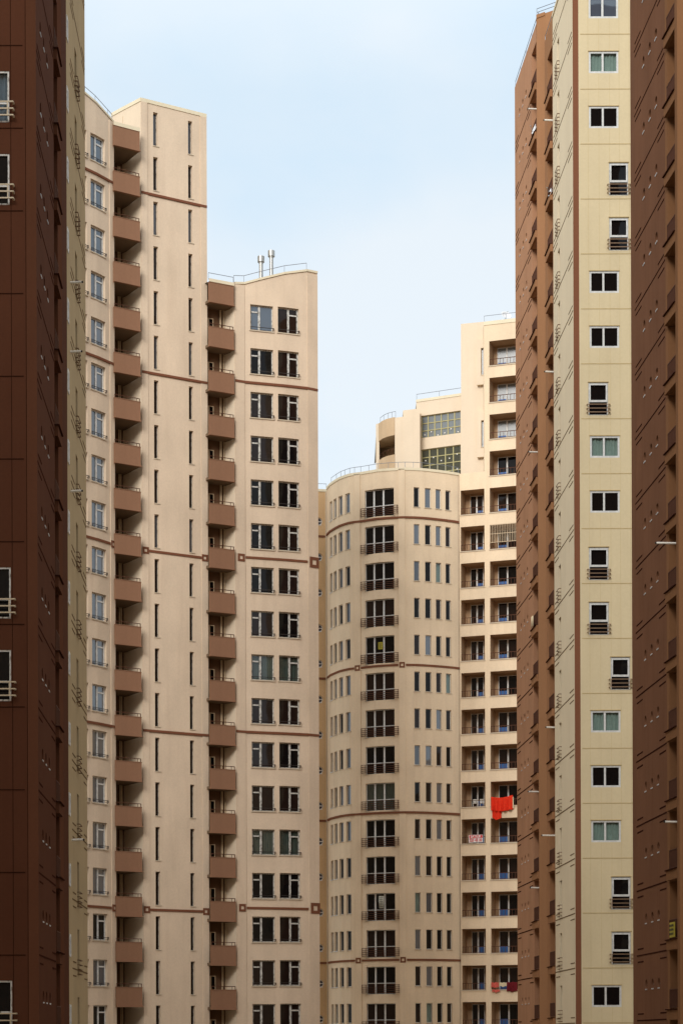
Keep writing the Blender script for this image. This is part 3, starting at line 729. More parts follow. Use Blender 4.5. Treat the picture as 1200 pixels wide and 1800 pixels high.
railing_path(D2, wh.p, Z(19.6), 0.5, 1, 1.8, off=-0.12)
# column top tower with two slit bays
w4 = Wall([(813.7, 63.95), (855, 64.15)])
w4.build('upper_wall', M['cream_dl'], D2, 15.4, 19.70)
plain(D2, 'upper_side_wall', M['cream_dl'], [P2(813.7, 63.95)+Vector((0.8, 10)), P2(813.7, 63.95)], 15.4, 19.70)
plain(D2, 'loggia_side_wall', M['cream_dl'], [P2(854, lgs(854))+Vector((-0.1, 8)), P2(854, lgs(854))], 15.5, 19.55)
for kk in (15.97, 17.95):
    A, Bp = w4.at(w4.upx(842.6)), w4.at(w4.upx(854.4)); t = (Bp-A).normalized(); n = Vector((-t.y, t.x)); f0, f1 = A-n*0.32, Bp-n*0.32
    wb = Wall([A, f0, f1, Bp]); wb2 = Wall([f0, f1])
    window(D2, wb2, 848.6, 853.4, kk+0.27, kk+1.0, 'slit', 'g_silver', 'slit_window')
    plain(D2, 'bay_side', M['cream_dl'], [A, f0], kk, kk+1.25); wb2.build('bay_front', M['cream_dl'], D2, kk, kk+1.25)
    b = MB(); b.quad((A.x,A.y,Z(kk)),(f0.x,f0.y,Z(kk)),(f1.x,f1.y,Z(kk)),(Bp.x,Bp.y,Z(kk))); b.quad((A.x,A.y,Z(kk+1.25)),(f0.x,f0.y,Z(kk+1.25)),(f1.x,f1.y,Z(kk+1.25)),(Bp.x,Bp.y,Z(kk+1.25))); b.build('bay_soffit', M['cream_d'], D2)
# glazed setback
w3 = Wall([(734.8, 62.98), (815, 63.62)])
def glazing(a, c, k0, k1, cols, rows, pane):
    w3.hole(a, c, k0, k1, 0.25); ua, ub = w3.upx(a), w3.upx(c); p, rz, L = w3.place(ua, ub); h = (k1-k0)*HF
    b = MB(); fr_box(b, L, h, 0.14, 0.06, 0.06)
    for i in range(1, cols): b.box(L*i/cols-0.045, L*i/cols+0.045, 0.13, 0.20, 0.06, h-0.06)
    for z in rows: b.box(0.06, L-0.06, 0.135, 0.19, h*z-0.035, h*z+0.035)
    o = link('stair_glazing', b.mesh('glazing_frame', M['brass']), D2, (p.x, p.y, Z(k0)), rz)
    gl = MB(); gl.quad((0.02, 0.18, 0.02), (L-0.02, 0.18, 0.02), (L-0.02, 0.18, h-0.02), (0.02, 0.18, h-0.02)); link('pane', gl.mesh('pane', M[pane]), o)
    for i in range(cols):
        for zz in ([0.14, 0.62] if pane == 'g_green' else [0.12]):
            x = L*(i+0.5)/cols + 0.1*math.sin(i*3.1); kn = MB(); kn.box(x-0.045, x+0.045, 0.10, 0.18, h*zz+0.2*math.sin(i*2), h*zz+0.2*math.sin(i*2)+0.09); link('clamp', kn.mesh('clamp', M['pvc']), o)
glazing(743.0, 812.6, 16.80, 17.42, 6, [0.33, 0.66], 'g_silver')
glazing(743.0, 812.6, 15.62, 16.48, 5, [0.22, 0.48, 0.74], 'g_green')
w3.build('stair_wall', M['cream_dl'], D2, 15.4, 17.87)
b = MB(); b.strip(w3.p, 0.04, 17.82, 17.89); b.build('coping', M['coping'], D2)
railing_path(D2, w3.p, Z(17.88), 0.5, 1, 1.6, off=-0.1)
w2 = Wall([(711.6, 63.25), (741.2, 63.45)]); w2.build('block_wall', M['cream_dl'], D2, 15.4, 17.52)
plain(D2, 'block_side', M['cream_dl'], [P2(741.2, 63.45), P2(741.2, 63.45)+Vector((0.0, 1.4))], 15.4, 17.52)
plain(D2, 'block_side', M['cream_dl'], [P2(711.6, 63.25)+Vector((0.2, 3)), P2(711.6, 63.25)], 15.4, 17.52)
w1 = Wall([(697.2, 63.1), (711.8, 63.2)]); w1.build('block_wall', M['cream_dl'], D2, 15.4, 17.36)
plain(D2, 'recess_back_wall', M['cream_dl'], [P2(664, 61.2), P2(697.4, 61.9), P2(697.2, 63.1)], 15.4, 17.36)
plain(D2, 'end_pillar', M['cream_dl'], [P2(664, 61.4), P2(664, 62.3), P2(669.8, 62.42), P2(669.8, 61.6)], 15.4, 17.40)
tb = [P2(669.8, 62.42), P2(676, 62.70), P2(684, 62.9), P2(691, 63.0), P2(697.2, 63.08)]
for ka, kb_ in ((16.88, 17.38), (15.4, 16.34)):
    b = MB(); b.strip(tb, 0.06, ka, kb_); nn = normals(tb)
    q = [(p.x, p.y, Z(ka)+0.05) for p in tb] + [(P2(697.4, 61.9).x, P2(697.4, 61.9).y, Z(ka)+0.05), (P2(669.8, 61.6).x, P2(669.8, 61.6).y, Z(ka)+0.05)]
    b.quad(*q); b.build('balcony', M['tan'], D2)
railing_path(D2, tb, Z(17.38), 0.5, 1, 1.0, off=-0.1); railing_path(D2, tb, Z(16.34), 0.5, 1, 1.0, m='iron', off=-0.05, name='balcony_railing')
bR = P2(1010, lgs(1010)); bT = P2(664, 61.4)
plain(D2, 'rear_wall', M['cream_dl'], [P2(664, 61.4), P2(664, 61.4)+Vector((0.3, 8)), P2(813.7, 63.95)+Vector((1.0, 14))], 15.4, 17.4)
plain(D2, 'rear_wall', M['cream_dl'], [bR, bR+Vector((0, 14)), P2(813.7, 63.95)+Vector((1.1, 14)), P2(813.7, 63.95)+Vector((0.9, 9))], GK, 19.5)
roof_slab(D2, [P2(664, 61.4), *tb, P2(711.6, 63.2), P2(711.6, 63.2)+Vector((0, 6)), P2(664, 61.4)+Vector((0, 8))], 17.3)
roof_slab(D2, [P2(711.6, 63.25), P2(741.2, 63.45), P2(741.2, 63.45)+Vector((0, 1.4)), P2(711.6, 63.25)+Vector((0, 3))], 17.5)
roof_slab(D2, [*w3.p, w3.p[1]+Vector((0, 9)), w3.p[0]+Vector((0, 9))], 17.8)
roof_slab(D2, [P2(813.7, 63.95), P2(855, 64.15), P2(855, 64.15)+Vector((0, 12)), P2(813.7, 63.95)+Vector((0.9, 12))], 19.65)
roof_slab(D2, [P2(854, lgs(854)), bR, bR+Vector((0, 14)), P2(854, lgs(854))+Vector((0, 14))], 19.5)
# drainpipe inside the left loggia column
b = MB()
for k in range(0, 15):
    p, rz, L, t, n = info[('l', k)]; q = p + t*0.42 + n*(LD-0.10); b.tube((q.x, q.y, Z(k+0.385)), (q.x, q.y, Z(k+1.055)), 0.035, 6)
b.build('drainpipe', M['pipe'], D2)
# burglar grille of one loggia
p, rz, L, t, n = info[('r', 13)]; b = MB(); H_ = 0.67*HF
for i in range(17):
    x = 0.05 + (L-0.1)*i/16; b.box(x-0.014, x+0.014, 0.0, 0.025, 0.5, H_)
for z in (0.53, H_*0.62, H_-0.03): b.box(0.02, L-0.02, -0.005, 0.0, z-0.018, z+0.018)
o = link('window_grille', b.mesh('window_grille', M['pipe']), D2, (p.x, p.y, Z(13.385)), rz); o['label'] = 'white bar grille closing the loggia'

# ================================================================== E: right cream and brown tower
E = thing('apartment_tower', 'tall tower with a yellow cream panelled front and a tan brown side wall', 'tower')
KE = 21.6; KS = 19.8; KB = 20.65
we = Wall([(1021.5, 96.56), (1117, 96.56), (1290, 96.56)])
types = {18:'W',17:'W',16:'W',15:'R',14:'R',13:'W',12:'W',11:'L',10:'W',9:'W',8:'L',7:'L',6:'R',5:'W',4:'W',3:'W',2:'R',1:'R',0:'W'}
for k in range(0, 19):
    ty = types[k]; cu = 'curtain' if k in (17, 10, 5, 3) else None
    if ty == 'W': window(E, we, 1039.6, 1091.6, k+0.605, k+1.0, 'wide', 'g_blue' if k == 18 else 'g_dark', curtain=cu)
    elif ty == 'R': window(E, we, 1074.6, 1108.4, k+0.375, k+0.975, 'sash', 'g_dark')
    else: window(E, we, 1037.0, 1071.6, k+0.375, k+0.975, 'sash', 'g_dark')
we.build('front_wall', M['cream_e'], E, GK, KS)
b = MB()
for k in range(-3, 20):
    if k+0.315 < KS: b.strip(we.subpx(1024.5, 1289), 0.010, k+0.315-0.007, k+0.315+0.007)
b.build('panel_joint', M['joint'], E)
b = MB()
for px in (1038.2, 1057.0, 1075.6, 1092.6, 1110):
    z = -3+0.322
    for k in range(-3, 20):
        lo, hi = k+0.325, min(k+1.305, KS); ty = types.get(k)
        ru = we.upx(px); pp = [we.at(ru-0.008), we.at(ru+0.008)]
        segs = [(lo, hi)]
        wr = {'W': (1039.0, 1092.2, 0.59, 1.02), 'R': (1073.5, 1109.5, 0.36, 1.0), 'L': (1036.0, 1072.6, 0.36, 1.0)}.get(ty)
        if wr and wr[0] <= px <= wr[1]: segs = [(lo, k+wr[2]), (k+wr[3], hi)]
        for a, c in segs:
            if c > a: b.strip(pp, 0.006, a, c)
b.build('vertical_joint', M['joint_v'], E)
wst = Wall([(1011.5, 96.5), (1021.4, 96.56)]); wst.build('corner_stripe', M['stripe'], E, GK, KS)
wes = Wall([(976.4, 90.9), (1011.4, 96.5)])
for k in range(0, 19):
    window(E, wes, 984.0, 987.6, k+0.34, k+1.04, 'side_slit', 'g_mid', 'side_window', depth=0.45)
wes.build('side_wall', M['cream_es'], E, GK, KS)
groove_set(E, wes, 976.6, 1010.6, [k+0.315 for k in range(-2, 20)], 'groove_c', 0.017)
b = MB(); b.strip(wes.p, 0.05, KS-0.03, KS+0.03); b.build('coping', M['coping'], E)
wl2 = Wall([(962.0, 88.6), (976.3, 90.85)])
rk = MB(); kk = 0
for k in range(-2, 19): wl2.hole(967.0, 975.6, k+0.435, k+1.285, 1.5, True)
wl2.build('recess_wall', M['brown_p'], E, GK, KS)
wp = Wall([(948.4, 87.2), (963.0, 87.45)]); wp.build('pillar_wall', M['brown_p'], E, GK, KB)
plain(E, 'upper_wall', M['brown_p'], [P2(962.0, 87.43), P2(994, 87.95)], KS-0.1, KB)
wl3 = Wall([(909.6, 81.1), (938.5, 85.25), (950.5, 86.95)])
for k in range(-2, 20):
    wl3.hole(939.4, 948.9, k+0.435, k+1.285, 1.5, True)
for k in range(0, 20):
    for px in (917.7, 923.4, 929.0): round_window(E, wl3, px, k+0.84, 0.24)
wl3.build('brown_side_wall', M['brown_e'], E, GK, KB)
groove_set(E, wl3, 910.0, 937.9, [k+0.30 for k in range(-2, 20)], 'groove', 0.021)
plain(E, 'pillar_side', M['brown_p'], [P2(948.4, 87.2)+Vector((0.02, 0.5)), P2(948.4, 87.2)], GK, KB)
def recess_balcony(parent, wall, a, c, k, slab_m, panel_m='iron', dk=0.0, hp=0.26, name='balcony', depth=1.45):
    """slab edge proud of the recess plus an inset railing panel"""
    ua, ub = wall.upx(a), wall.upx(c); p, rz, L = wall.place(ua, ub); key = ('rb', round(L, 2), slab_m, hp)
    if key not in _cache:
        b = MB(); b.box(-0.05, L+0.0, -0.14, -0.004, 0.0, 0.14*HF)
        cp = MB(); cp.box(-0.10, L+0.0, -0.20, -0.004, 0.14*HF, 0.14*HF+0.04)
        r = MB(); z0, z1 = 0.14*HF+0.10, 0.14*HF+0.10+hp*HF
        r.box(0.0, L, -0.03, 0.0, z1-0.02, z1+0.02); r.box(0, L, -0.03, 0.0, z0, z0+0.03)
        n = max(4, int(L/0.075))
        for i in range(n+1): x = L*i/n; r.box(x-0.009, x+0.009, -0.025, -0.007, z0+0.03, z1-0.02)
        _cache[key] = (b.mesh('balcony', M[slab_m]), cp.mesh('coping', M['groove']), r.mesh('railing', M[panel_m]))
    q = _cache[key]; o = link(name, q[0], parent, (p.x, p.y, Z(k)), rz); link('coping', q[1], o); link('railing', q[2], o)
    return o
for k in range(0, 20):
    recess_balcony(E, wl3, 939.4, 948.7, k+0.285, 'brown_p')
    if k < 19: recess_balcony(E, wl2, 967.0, 975.5, k+0.29, 'brown_p')
# hidden sides and roofs
bE = P2(909.6, 81.1)
plain(E, 'rear_wall', M['brown_e'], [P2(1290, 96.56), Vector((P2(1290, 96.56).x, bE.y+2)), Vector((bE.x+0.3, bE.y+2)), bE], GK, KS)
plain(E, 'rear_wall', M['brown_e'], [Vector((P2(994, 87.95).x, P2(994, 87.95).y)), Vector((P2(994, 87.95).x, bE.y+2)), Vector((bE.x+0.3, bE.y+2)), bE], KS-0.1, KB)
roof_slab(E, [P2(1021.5, 96.56), P2(1290, 96.56), Vector((P2(1290, 96.56).x, bE.y+2)), Vector((P2(994, 87.95).x, bE.y+2)), P2(994, 87.95), P2(962, 87.5), P2(962, 88.6), P2(976.4, 90.9), P2(1011.5, 96.5)], KS-0.02)
roof_slab(E, [P2(909.6, 81.1), P2(950.5, 87.0), P2(948.4, 87.2), P2(962, 87.43), P2(994, 87.95), Vector((P2(994, 87.95).x, bE.y+2)), Vector((bE.x+0.3, bE.y+2))], KB-0.02)
railing_path(E, [P2(948.8, 87.2), P2(990, 87.9)], Z(KB), 0.42, 2, 2.0)
railing_path(E, wl3.p, Z(KB), 0.40, 1, 2.0, off=-0.05)
railing_path(E, wl2.p + [P2(1011.4, 96.4)], Z(KS), 0.35, 1, 2.0, off=-0.05)
b = MB(); b.strip(wp.p, 0.04, KB-0.05, KB+0.02); b.build('coping', M['brown_p'], E)

# ================================================================== R: red brown tower, right edge
R = thing('apartment_tower', 'red brown clad tower with three small round windows per floor at the right edge', 'tower')
wr = Wall([(1118, 113.3), (1173.2, 121.5)]); KR = 21.5
for k in range(0, 17):
    for px in (1135.4, 1146.4, 1157.3): round_window(R, wr, px, k+0.84, 0.24)
wr.build('clad_wall', M['brown_r'], R, GK, KR)
groove_set(R, wr, 1119.2, 1172.4, [k+0.30 for k in range(-2, 20)], 'groove', 0.020)
wr2 = Wall([(1173.2, 121.5), (1197.5, 124.6)])
for k in range(-2, 20): wr2.hole(1177.3, 1196.0, k+0.435, k+1.285, 1.5, True)
wr2.build('recess_wall', M['brown_rp'], R, GK, KR)
for k in range(0, 16): recess_balcony(R, wr2, 1177.0, 1195.9, k+0.29, 'brown_rp')
wr3 = Wall([(1194.6, 125.4), (1330, 125.4)]); wr3.build('pillar_wall', M['brown_rp'], R, GK, KR)
plain(R, 'pillar_side', M['brown_rp'], [P2(1194.6, 125.4)+Vector((0.0, 0.6)), P2(1194.6, 125.4)], GK, KR)
rr = P2(1118, 113.3); rx = P2(1330, 125.4)
plain(R, 'rear_wall', M['brown_r'], [rx, Vector((rx.x, rr.y+1.0)), Vector((rr.x, rr.y+1.0)), rr], GK, KR)
roof_slab(R, [rr, *wr2.p, P2(1194.6, 125.4), rx, Vector((rx.x, rr.y+1.0)), Vector((rr.x, rr.y+1.0))], KR)

# ================================================================== A: dark tower, left edge
A_ = thing('apartment_tower', 'dark chocolate brown tower with an olive cream side, filling the left edge', 'tower')
KA = 21.0
wa = Wall([(-330, 145.35), (51.3, 145.35)])
for k in (11, 10, 5, 4, 0):
    window(A_, wa, -20.0, 22.2, k+0.125, k+0.745, 'sash_a', 'g_dark', curtain=('curtain_w' if k == 11 else None))
wa.build('front_wall', M['brown_a'], A_, GK, KA)
b = MB()
for k in range(-3, 20): b.strip(wa.subpx(-320, 46), 0.012, k+0.053-0.006, k+0.053+0.006)
for px in (24.8, -4, -33, -62, -90):
    u = wa.upx(px)
    for k in range(-3, 20):
        segs = [(k+0.06, k+1.046)]
        if k in (11, 10, 5, 4, 0) and -22 < px < 23: segs = [(k+0.06, k+0.115), (k+0.755, k+1.046)]
        for a, c in segs: b.strip([wa.at(u-0.010), wa.at(u+0.010)], 0.006, a, c)
b.strip(wa.subpx(50.2, 51.2), 0.008, GK, KA)
b.build('panel_joint', M['joint_a'], A_)
wa1 = Wall([(51.3, 145.35), (69.2, 144.9)]); wa1.build('corner_wall', M['brown_a2'], A_, GK, KA)
wa2 = Wall([(69.2, 144.9), (99.6, 133.3)])
for k in range(0, 13):
    for px in (77.3, 83.0, 88.8): round_window(A_, wa2, px, k+0.56, 0.24)
wa2.build('clad_side_wall', M['brown_a'], A_, GK, KA)
groove_set(A_, wa2, 69.8, 99.2, [k+0.06 for k in range(-2, 19)], 'groove', 0.020)
wa3 = Wall([(99.6, 132.6), (105.6, 130.3), (107.0, 129.9)])
for k in range(-2, 19): wa3.hole(100.0, 106.6, k+0.20, k+1.035, 1.5, True)
wa3.build('recess_wall', M['brown_a2'], A_, GK, KA)
for k in range(0, 14): recess_balcony(A_, wa3, 100.0, 106.5, k+0.04, 'brown_a2')
plain(A_, 'mid_wall', M['brown_a2'], [P2(107.0, 129.9), P2(113.8, 129.0)], GK, KA)
plain(A_, 'mid_wall', M['brown_a'], [P2(113.8, 129.0), P2(122.2, 126.0)], GK, KA)
plain(A_, 'mid_wall', M['brown_a'], [P2(122.2, 126.0), P2(122.4, 124.4)], GK, KA)
wa4 = Wall([(122.4, 124.4), (155.0, 113.4)])
for k in range(0, 15):
    window(A_, wa4, 137.2, 140.6, k-0.02, k+0.66, 'side_slit', 'g_mid', 'side_window', depth=0.45)
    window(A_, wa4, 122.7, 124.9, k+0.21, k+0.53, 'edge', 'g_sky', 'edge_window')
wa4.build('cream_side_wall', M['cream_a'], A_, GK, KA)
groove_set(A_, wa4, 128.5, 154.7, [k+0.06 for k in range(-2, 19)], 'groove_c', 0.018)
ra = P2(155.0, 113.4); la = P2(-330, 145.35)
plain(A_, 'rear_wall', M['cream_a'], [ra, Vector((la.x, ra.y)), la], GK, KA)
roof_slab(A_, [la, P2(51.3, 145.35), P2(69.2, 144.9), P2(99.6, 133.3), P2(107, 129.9), P2(122.3, 125.5), ra, Vector((la.x, ra.y))], KA)

# ================================================================== flue pipes that stick out of the side walls (parts of their towers)
def stub(parent, px, s, y, length, sgn, r=0.055, m='pvc'):
    p = P2(px, s); z = CZ + (HY - y)/s*HF; b = MB()
    b.tube((p.x, p.y, z), (p.x + sgn*length, p.y - 0.03, z + 0.01), r, 10)
    o = b.build('flue_pipe', M[m], parent)
    c = MB(); e = p.x + sgn*length; c.tube((e - sgn*0.01, p.y-0.03, z+0.01), (e + sgn*0.06, p.y-0.035, z+0.01), r*0.8, 10); c.build('flue_cap', M['dark'], o)
for y, L in ((495, 0.50), (617, 0.46), (862, 0.46), (1475, 0.48)): stub(A_, 127.5, 122.5, y, L, 1, 0.05)
for y in (213, 655, 1280): stub(E, 976.0, 90.8, y, 0.47, -1, 0.05)
stub(E, 976.0, 90.8, 1470, 0.72, -1, 0.045)
for y, L in ((193, 0.55), (796, 0.56), (1393, 0.66), (1562, 0.55)): stub(E, 949.5, 86.9, y, L, -1, 0.045)
stub(R, 1195, 124.3, 957, 0.92, -1, 0.045)
stub(R, 1197, 124.3, 1447, 0.65, -1, 0.045)

# ================================================================== loose things
def hang(name, wallinfo, k, x0, x1, z0, z1, m, label, cat, folds=7, amp=0.05, droop=None, y=-0.08, group=None, thick=0.02, top=None, host=None):
    """draped cloth over a loggia rail"""
    p, rz, L, t, n = wallinfo; b = MB(); N = 36; Mz = 10
    rows = []
    for j in range(Mz+1):
        row = []
        for i in range(N+1):
            f = i/N; g_ = j/Mz; x = x0 + (x1-x0)*f
            zl = z0 + (droop(f) if droop else 0.04*math.sin(f*9))
            zt = top(f) if top else z1 + 0.02*math.sin(f*13); z = zt + (zl - zt)*g_
            yy = y - amp*(0.3+g_)*math.sin(f*folds*math.pi*2 + 0.8*math.sin(f*5)) - 0.02*g_
            row.append((x + 0.03*g_*math.sin(f*8), yy, z))
        rows.append(row)
    for j in range(Mz):
        for i in range(N): b.quad(rows[j][i], rows[j][i+1], rows[j+1][i+1], rows[j+1][i])
    # fold back over the rail
    for i in (range(N) if not host else []):
        a, c = rows[0][i], rows[0][i+1]
        b.quad((a[0], 0.09, a[2]+0.0), (c[0], 0.09, c[2]+0.0), c, a); b.quad((a[0], 0.10, a[2]-0.25), (c[0], 0.10, c[2]-0.25), (c[0], 0.09, c[2]), (a[0], 0.09, a[2]))
    o = link(name, b.mesh(name, M[m], True), host, (0, 0, 0) if host else (p.x, p.y, Z(k+0.385)), 0.0 if host else rz)
    sm = o.modifiers.new('solid', 'SOLIDIFY'); sm.thickness = thick
    return o if host else tag(o, label, cat, group)
blk = hang('blanket', info[('r', 6)], 6, 0.08, 1.80, -0.02, 0.56, 'red', 'bright red blanket hanging over a loggia railing', 'blanket', 5, 0.11,
     lambda f: -0.34 - 0.12*math.sin(math.pi*f) + 0.04*f, top=lambda f: 0.70 - 0.13*math.sin(math.pi*f) + 0.08*f, y=-0.17)
hang('hanging_corner', info[('r', 6)], 6, 0.16, 0.86, -0.50, -0.1, 'red', '', '', 2, 0.03, lambda f: -0.42 - 0.20*math.sin(math.pi*f), top=lambda f: -0.1, y=-0.09, host=blk)
hang('pale_edge', info[('r', 6)], 6, 1.81, 1.87, -0.05, 0.62, 'ivory', '', '', 0, 0.02, lambda f: -0.20, top=lambda f: 0.66, y=-0.13, host=blk)
hang('towel', info[('r', 1)], 1, 0.02, 0.62, 0.16, 0.55, 'rosy', 'rosy pink towel at the left end of the laundry row on the low loggia', 'towel', 2, 0.03, group='laundry on the low loggia')
hang('towel', info[('r', 1)], 1, 0.10, 0.70, -0.20, -0.02, 'rosy', 'rosy hem of a towel hanging below the rail of the low loggia', 'towel', 2, 0.02, group='laundry on the low loggia', y=-0.12)
hang('towel', info[('r', 1)], 1, 0.66, 1.26, 0.24, 0.53, 'ivory', 'ivory towel between the rosy and the maroon laundry on the low loggia', 'towel', 1, 0.02, group='laundry on the low loggia')
hang('towel', info[('r', 1)], 1, 1.28, 2.10, -0.16, 0.56, 'maroon', 'long dark maroon towel at the right end of the laundry row', 'towel', 4, 0.04, group='laundry on the low loggia')
def text_mesh(s, size, m, name='lettering'):
    cu = bpy.data.curves.new(name, 'FONT'); cu.body = s; cu.size = size; cu.extrude = 0.004; cu.offset = 0.006
    cu.align_x = 'CENTER'; cu.align_y = 'CENTER'
    o = bpy.data.objects.new(name, cu); sc.collection.objects.link(o); bpy.context.view_layer.update()
    me = bpy.data.meshes.new_from_object(o.evaluated_get(bpy.context.evaluated_depsgraph_get())); bpy.data.objects.remove(o)
    me.materials.clear(); me.materials.append(m)
    me.transform(__import__('mathutils').Matrix.Rotation(math.radians(90), 4, 'X'))
    return me
# for-sale banner
p, rz, L, t, n = info[('l', 5)]
q = p + t*0.58 - n*0.07
bn = MB()
for i in range(16):
    x0, x1 = 1.15*i/16, 1.15*(i+1)/16; y0, y1 = 0.012*math.sin(i*0.9), 0.012*math.sin((i+1)*0.9)
    bn.quad((x0, y0, 0), (x1, y1, 0), (x1, y1, 0.60), (x0, y0, 0.60))
bo = link('banner', bn.mesh('banner', M['banner']), None, (q.x, q.y, Z(5.385)+0.08), rz); bo.modifiers.new('s', 'SOLIDIFY').thickness = 0.01
tag(bo, 'white banner with red lettering SATILIK and a phone number on a loggia railing', 'banner')
bd = MB(); bd.box(0.06, 1.12, -0.022, -0.016, 0.33, 0.58); link('lettering_ground', bd.mesh('lettering_ground', M['redink']), bo)
o = link('lettering', text_mesh('SATILIK', 0.27, M['banner']), bo, (0.585, -0.030, 0.455)); o.scale = (0.95, 1, 1)
o = link('lettering', text_mesh('225 45 20', 0.28, M['redink']), bo, (0.58, -0.030, 0.165)); o.scale = (0.88, 1, 1)
# yellow poster in a french window and lace panel in another
def at_wall(wall, px, k, dy):
    u = wall.upx(px); a, rz, _ = wall.place(u-0.2, u+0.2); c = wall.at(u); n = Vector((-math.sin(rz), math.cos(rz))); c = c + n*dy
    return (c.x, c.y, Z(k)), rz
loc, rz = at_wall(wd_, 669.8, 10.66, 0.155)
b = MB(); b.box(-0.18, 0.18, -0.008, 0.0, 0, 0.56); po = link('poster', b.mesh('poster', M['yellow']), None, loc, rz)
tag(po, 'yellow for-sale poster with dark print in the middle pane of a french window', 'poster')
b = MB()
for i in range(5): b.box(-0.13, 0.13-0.03*(i % 2), -0.014, -0.009, 0.08+0.09*i, 0.115+0.09*i)
link('print', b.mesh('print', M['ink']), po)
loc, rz = at_wall(wd_, 669.8, 3.61, 0.145)
b = MB(); N = 12
for i in range(N):
    x0, x1 = -0.22+0.44*i/N, -0.22+0.44*(i+1)/N; b.quad((x0*0.8, 0.01*math.sin(i), 0), (x1*0.8, 0.01*math.sin(i+1), 0), (x1, 0.01*math.sin(i+1), 0.98), (x0, 0.01*math.sin(i), 0.98))
lo = link('lace_panel', b.mesh('lace_panel', M['lace'], True), None, loc, rz); lo.modifiers.new('s', 'SOLIDIFY').thickness = 0.008
tag(lo, 'pale lace cloth in the middle pane of a low french window on the round tower', 'cloth')
b = MB()
for i in range(6):
    for j in range(3): b.box(-0.14+0.1*j, -0.08+0.1*j, -0.022, -0.012, 0.10+0.14*i, 0.16+0.14*i)
link('pattern', b.mesh('pattern', M['ink']), lo)
# satellite dishes
def dish(px, s, y, r, face, label, parent=None):
    p = P2(px, s); z = CZ + (HY - y)/s*HF
    t = thing('satellite_dish', label, 'satellite dish', 'satellite dishes', (p.x, p.y, z))
    b = MB(); n1, n2 = 6, 24
    f = Vector(face).normalized(); a = f.orthogonal().normalized(); c = f.cross(a)
    def v(i, j):
        q = r*i/n1; th = 2*math.pi*j/n2; return tuple(a*(q*math.cos(th)) + c*(q*math.sin(th)) + f*(0.22*r*(i/n1)**2))
    for i in range(n1):
        for j in range(n2): b.quad(v(i, j), v(i+1, j), v(i+1, j+1), v(i, j+1))
    o = b.build('reflector', M['dish'], t, True); o.modifiers.new('s', 'SOLIDIFY').thickness = 0.015
    b = MB(); b.tube(tuple(c*(-r)*0.9), tuple(f*r*0.9), 0.014); b.tube(tuple(f*r*0.86), tuple(f*r*1.02), 0.035, 8); b.build('feed_arm', M['steel'], t)
    b = MB(); b.tube((0, 0, 0), tuple(-f*0.22), 0.022); b.tube(tuple(-f*0.22), tuple(-f*0.22 + Vector((0, 0, -0.6))), 0.022); b.build('mount', M['steel'], t)
dish(946.2, 86.5, 227, 0.36, (-0.9, -0.25, 0.35), 'white satellite dish in the left recess of the tan tower near its roof')
dish(975.2, 90.6, 336, 0.36, (-0.9, -0.25, 0.35), 'white satellite dish at the edge of the cream side wall, lower than the other')
dish(893, 63.2, 556, 0.42, (0.25, -0.7, 0.5), 'white satellite dish on the roof above the top loggia')
# cloths on the brown towers' balconies
def side_cloth(name, wall, px0, px1, k, w0, h, m, label, cat, flat_=False):
    ua, ub = wall.upx(px0), wall.upx(px1); p, rz, L = wall.place(ua, ub)
    b = MB(); N = 10
    for i in range(N):
        x0, x1 = L*i/N, L*(i+1)/N; am = 0.0 if flat_ else 0.03; y0, y1 = -0.22+am*math.sin(i*1.5), -0.22+am*math.sin((i+1)*1.5)
        b.quad((x0, y0, 0), (x1, y1, 0), (x1, y1, h), (x0, y0, h))
    o = link(name, b.mesh(name, M[m], not flat_), None, (p.x, p.y, Z(k)), rz); o.modifiers.new('s', 'SOLIDIFY').thickness = 0.02
    return tag(o, label, cat)
side_cloth('towel', wl3, 941.5, 944.5, 8.46, 1, 0.62, 'ivory', 'pale yellow towel hanging in a recess of the tan brown side', 'towel')
bo = side_cloth('banner', wr2, 1185.5, 1194.6, 1.46, 1, 0.62, 'yellow', 'yellow banner with black print on a balcony at the right edge', 'banner', True)
L = wr2.upx(1194.6) - wr2.upx(1185.5)
b = MB()
for i in range(3):
    for j in range(5): b.box(L*(0.12+0.16*j), L*(0.21+0.16*j), -0.25, -0.242, 0.10+0.17*i, 0.19+0.17*i)
link('print', b.mesh('print', M['ink']), bo)
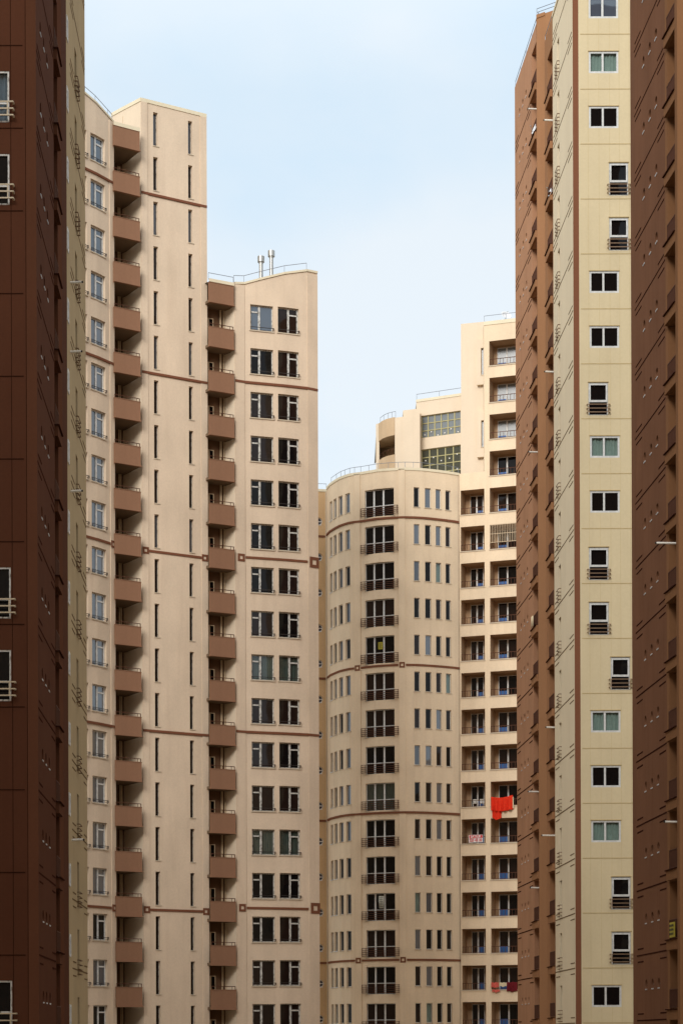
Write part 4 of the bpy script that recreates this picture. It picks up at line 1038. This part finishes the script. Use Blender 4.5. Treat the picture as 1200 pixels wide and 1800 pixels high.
# plastic chairs on one loggia
def chair(loc, rz, label):
    t = thing('plastic_chair', label, 'chair', 'white chairs on a loggia', loc); t.rotation_euler = (0, 0, rz); t.scale = (0.75, 0.75, 0.75)
    b = MB(); b.box(-0.22, 0.22, -0.22, 0.22, 0.40, 0.44); b.build('seat', M['pvc'], t)
    b = MB()
    for i in range(5): b.box(-0.21+0.09*i, -0.15+0.09*i, 0.18, 0.21, 0.44, 0.84)
    b.box(-0.22, 0.22, 0.175, 0.215, 0.82, 0.88); b.build('backrest', M['pvc'], t)
    for x in (-0.19, 0.19):
        for y in (-0.19, 0.19):
            b = MB(); b.box(x-0.02, x+0.02, y-0.02, y+0.02, 0, 0.40); b.build('leg', M['pvc'], t)
p, rz, L, t, n = info[('l', 6)]
for x, lab in ((0.98, 'white plastic chair at the left of a pair behind a loggia railing'), (1.55, 'white plastic chair at the right of a pair behind a loggia railing')):
    q = p + t*x + n*0.40; chair((q.x, q.y, Z(6.385)), rz + 0.2, lab)

# ================================================================== unseen blocks added around the camera to shade the courtyard, reflected in window glass
def shade_block(x0, x1, y0, y1, h, m, label):
    T = thing('shading_block', label, 'apartment block', 'unseen blocks added to shade the courtyard')
    w_ = Wall([Vector((x1, y1)), Vector((x0, y1))]); L = x1 - x0; n = int(L/5.2); b, gl = MB(), MB()
    for k in range(int(h/HF)-1):
        z = 1.0 + k*HF
        for i in range(n):
            x = L*(i+0.5)/n; w_.holes.append((x-0.9, x+0.9, z, z+1.6, 0.25, False))
            xx = x1 - x; gl.quad((xx-0.9, y1-0.2, z), (xx+0.9, y1-0.2, z), (xx+0.9, y1-0.2, z+1.6), (xx-0.9, y1-0.2, z+1.6))
            b.box(xx-0.04, xx+0.04, y1-0.19, y1-0.13, z, z+1.6)
    w_.build('front_wall', M[m], T, (0-CZ)/HF, (h-CZ)/HF)
    o = b.build('window_frames', M['white'], T); o['kind'] = 'stuff'; gl.build('pane', M['g_sky'], o)
    q = MB(); q.quad((x0,y0,0),(x1,y0,0),(x1,y0,h),(x0,y0,h)); q.quad((x0,y0,0),(x0,y1,0),(x0,y1,h),(x0,y0,h)); q.quad((x1,y0,0),(x1,y1,0),(x1,y1,h),(x1,y0,h)); q.build('rear_wall', M[m], T)
    q = MB(); q.quad((x0,y0,h-0.2),(x1,y0,h-0.2),(x1,y1,h-0.2),(x0,y1,h-0.2)); q.build('roof', M['roof'], T)
shade_block(-135, -24, -62, -38, 101, 'cream_b', 'wide unseen beige block added behind on the left to shade the courtyard')
shade_block(-22, 26, -58, -34, 77, 'brown_e', 'unseen tan brown block added behind in the middle to shade the courtyard')
shade_block(28, 80, -62, -38, 86, 'cream_d', 'wide unseen beige block added behind on the right to shade the courtyard')
shade_block(-78, -38, -30, 150, 46, 'cream_b', 'long unseen beige block added on the left to shade the courtyard')
shade_block(42, 80, -30, 150, 38, 'cream_d', 'long unseen beige block added on the right to shade the courtyard')
